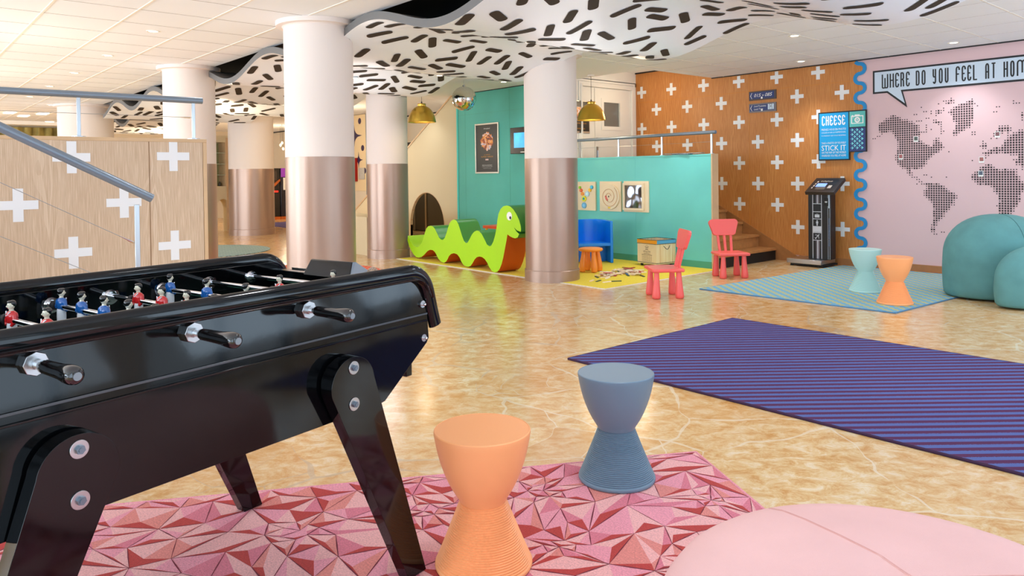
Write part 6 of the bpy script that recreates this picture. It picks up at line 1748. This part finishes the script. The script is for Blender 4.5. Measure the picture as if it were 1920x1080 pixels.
# ================================================================== FAR ROOM SEEN BETWEEN THE COLUMNS
cb = thing('display_cabinet', 'beige cabinet with glass front and small arch far behind the oak partition', 'cabinet', (-17.2, 5.55, 0))
y0, y1, X = 4.9, 6.22, -17.0
ca = at(419, 400, 0, X).y
b = MB().prism([(y0, 0), (ca - .17, 0)] + [(ca - .0 + .17 * math.cos(R(a)) , .50 + .26 * math.sin(R(a))) for a in range(180, -1, -12)] + [(ca + .17, 0), (y1, 0), (y1, 1.05), (y0, 1.05)], (X - .5, 0, 0), (0, 1, 0), (0, 0, 1), (1, 0, 0), 0, .5)
b.build('lower_body', M_beige, cb, smooth=20)
MB().box((X - .5, y0, 1.051), (X - .45, y1, 2.2)).box((X - .45, y0, 2.05), (X, y1, 2.2)).box((X - .45, y0, 1.051), (X, y0 + .06, 2.05)).build('upper_body', M_beige, cb, smooth=0)
MB().box((X - .45, y1 - .14, 1.051), (X + .002, y1, 2.05)).box((X + .0, y1 - .13, 0), (X + .02, y1, 2.15)).build('oak_side', M_oakedge, cb, smooth=0)
MB().box((X - .44, y0 + .06, 1.052), (X - .43, y1 - .14, 2.04)).build('olive_back', mat('mid_olive', (150, 146, 98), .4), cb, smooth=0)  # plain olive back panel of the cabinet
b = MB()
for z in (1.3, 1.55, 1.8): b.box((X - .42, y0 + .06, z), (X - .02, y1 - .141, z + .012))
b.build('glass_shelf', mat('glass_green', (186, 200, 176), .1, coat=.5), cb, smooth=0)
rnd = random.Random(2)
for k in range(4):
    yy = ca - .26 + k * .13
    tag(MB().lathe([(.02, 0), (.035, .01), (.03, .06), (.02, .09), (.024, .10)], c=(X - .2, yy, 1.052), n=16).build('jar', mat('jar_dark', (52, 46, 36), .3)), 'small dark jar inside the far glass cabinet', 'jar', 'small dark jars in the far cabinet')
# amusement machines
for k, (px, w, lab, c) in enumerate(((518, .25, 'dark arcade machine with red light far between two columns', (24, 18, 16)), (534.5, .25, 'arcade machine with purple top far between two columns', (30, 22, 40)))):
    X = -20.8; c_ = at(px, 380, 0, X)
    t = thing('arcade_machine', lab, 'arcade machine', (X - .3, c_.y, 0), group='far arcade machines')
    MB().box((X - .7, c_.y - w / 2, .08), (X, c_.y + w / 2, 1.5)).build('cabinet', mat('machine_%d' % k, c, .3), t, bevel=.02)
    MB().box((X - .7, c_.y - w / 2, 0), (X + .01, c_.y + w / 2, .08)).build('plinth', mat('amber_plinth', (196, 98, 30), .4), t, smooth=0)
    if k == 0:
        MB().box((X + .001, c_.y - .06, .80), (X + .012, c_.y + .06, .84)).build('red_light', mat('red_glow', (240, 30, 20), .3, emit=(255, 30, 20), estr=4), t, smooth=0)
        MB().box((X + .001, c_.y - .10, 1.15), (X + .02, c_.y + .02, 1.42)).build('control_panel', mat('panel_grey', (60, 50, 46), .3, noise=.5, nscale=30), t, smooth=0)
        MB().prism([(-.11, .95), (-.08, .95), (.11, 1.12), (.11, 1.19), (-.11, 1.02)], (X + .001, c_.y, 0), (0, 1, 0), (0, 0, 1), (1, 0, 0), 0, .05).build('copper_arm', mat('copper', (196, 112, 62), .3, metal=.8), t, smooth=0)
    else:
        MB().box((X + .001, c_.y - .115, 1.24), (X + .02, c_.y + .115, 1.5)).build('marquee', mat('violet_glow', (120, 50, 150), .3, emit=(140, 40, 150), estr=.6), t, smooth=0)
        MB().box((X + .001, c_.y - .05, .86), (X + .02, c_.y + .12, 1.22)).build('poster_panel', M_paper, t, smooth=0)
for k, (px, py) in enumerate(((529, 268), (531, 279), (526, 272))):
    q = at(px, py, 0, -19.0 - .3 * k)
    t = thing('bulb_lamp', 'small bare glowing bulb hanging far between two columns', 'lamp', (q.x, q.y, q.z), group='bare glowing bulbs in the far room')
    MB().ell((0, 0, 0), (.028, .028, .036), n=16, k=10).build('bulb', mat('far_bulb', (255, 236, 200), .5, emit=(255, 214, 150), estr=8), t, local=True)
    MB().cyl((0, 0, .06), (0, 0, ZC - q.z), .004, n=6).build('cord', M_black, t, local=True)
# dark suitcase-like object at the partition's far foot
q = fl(396, 505)
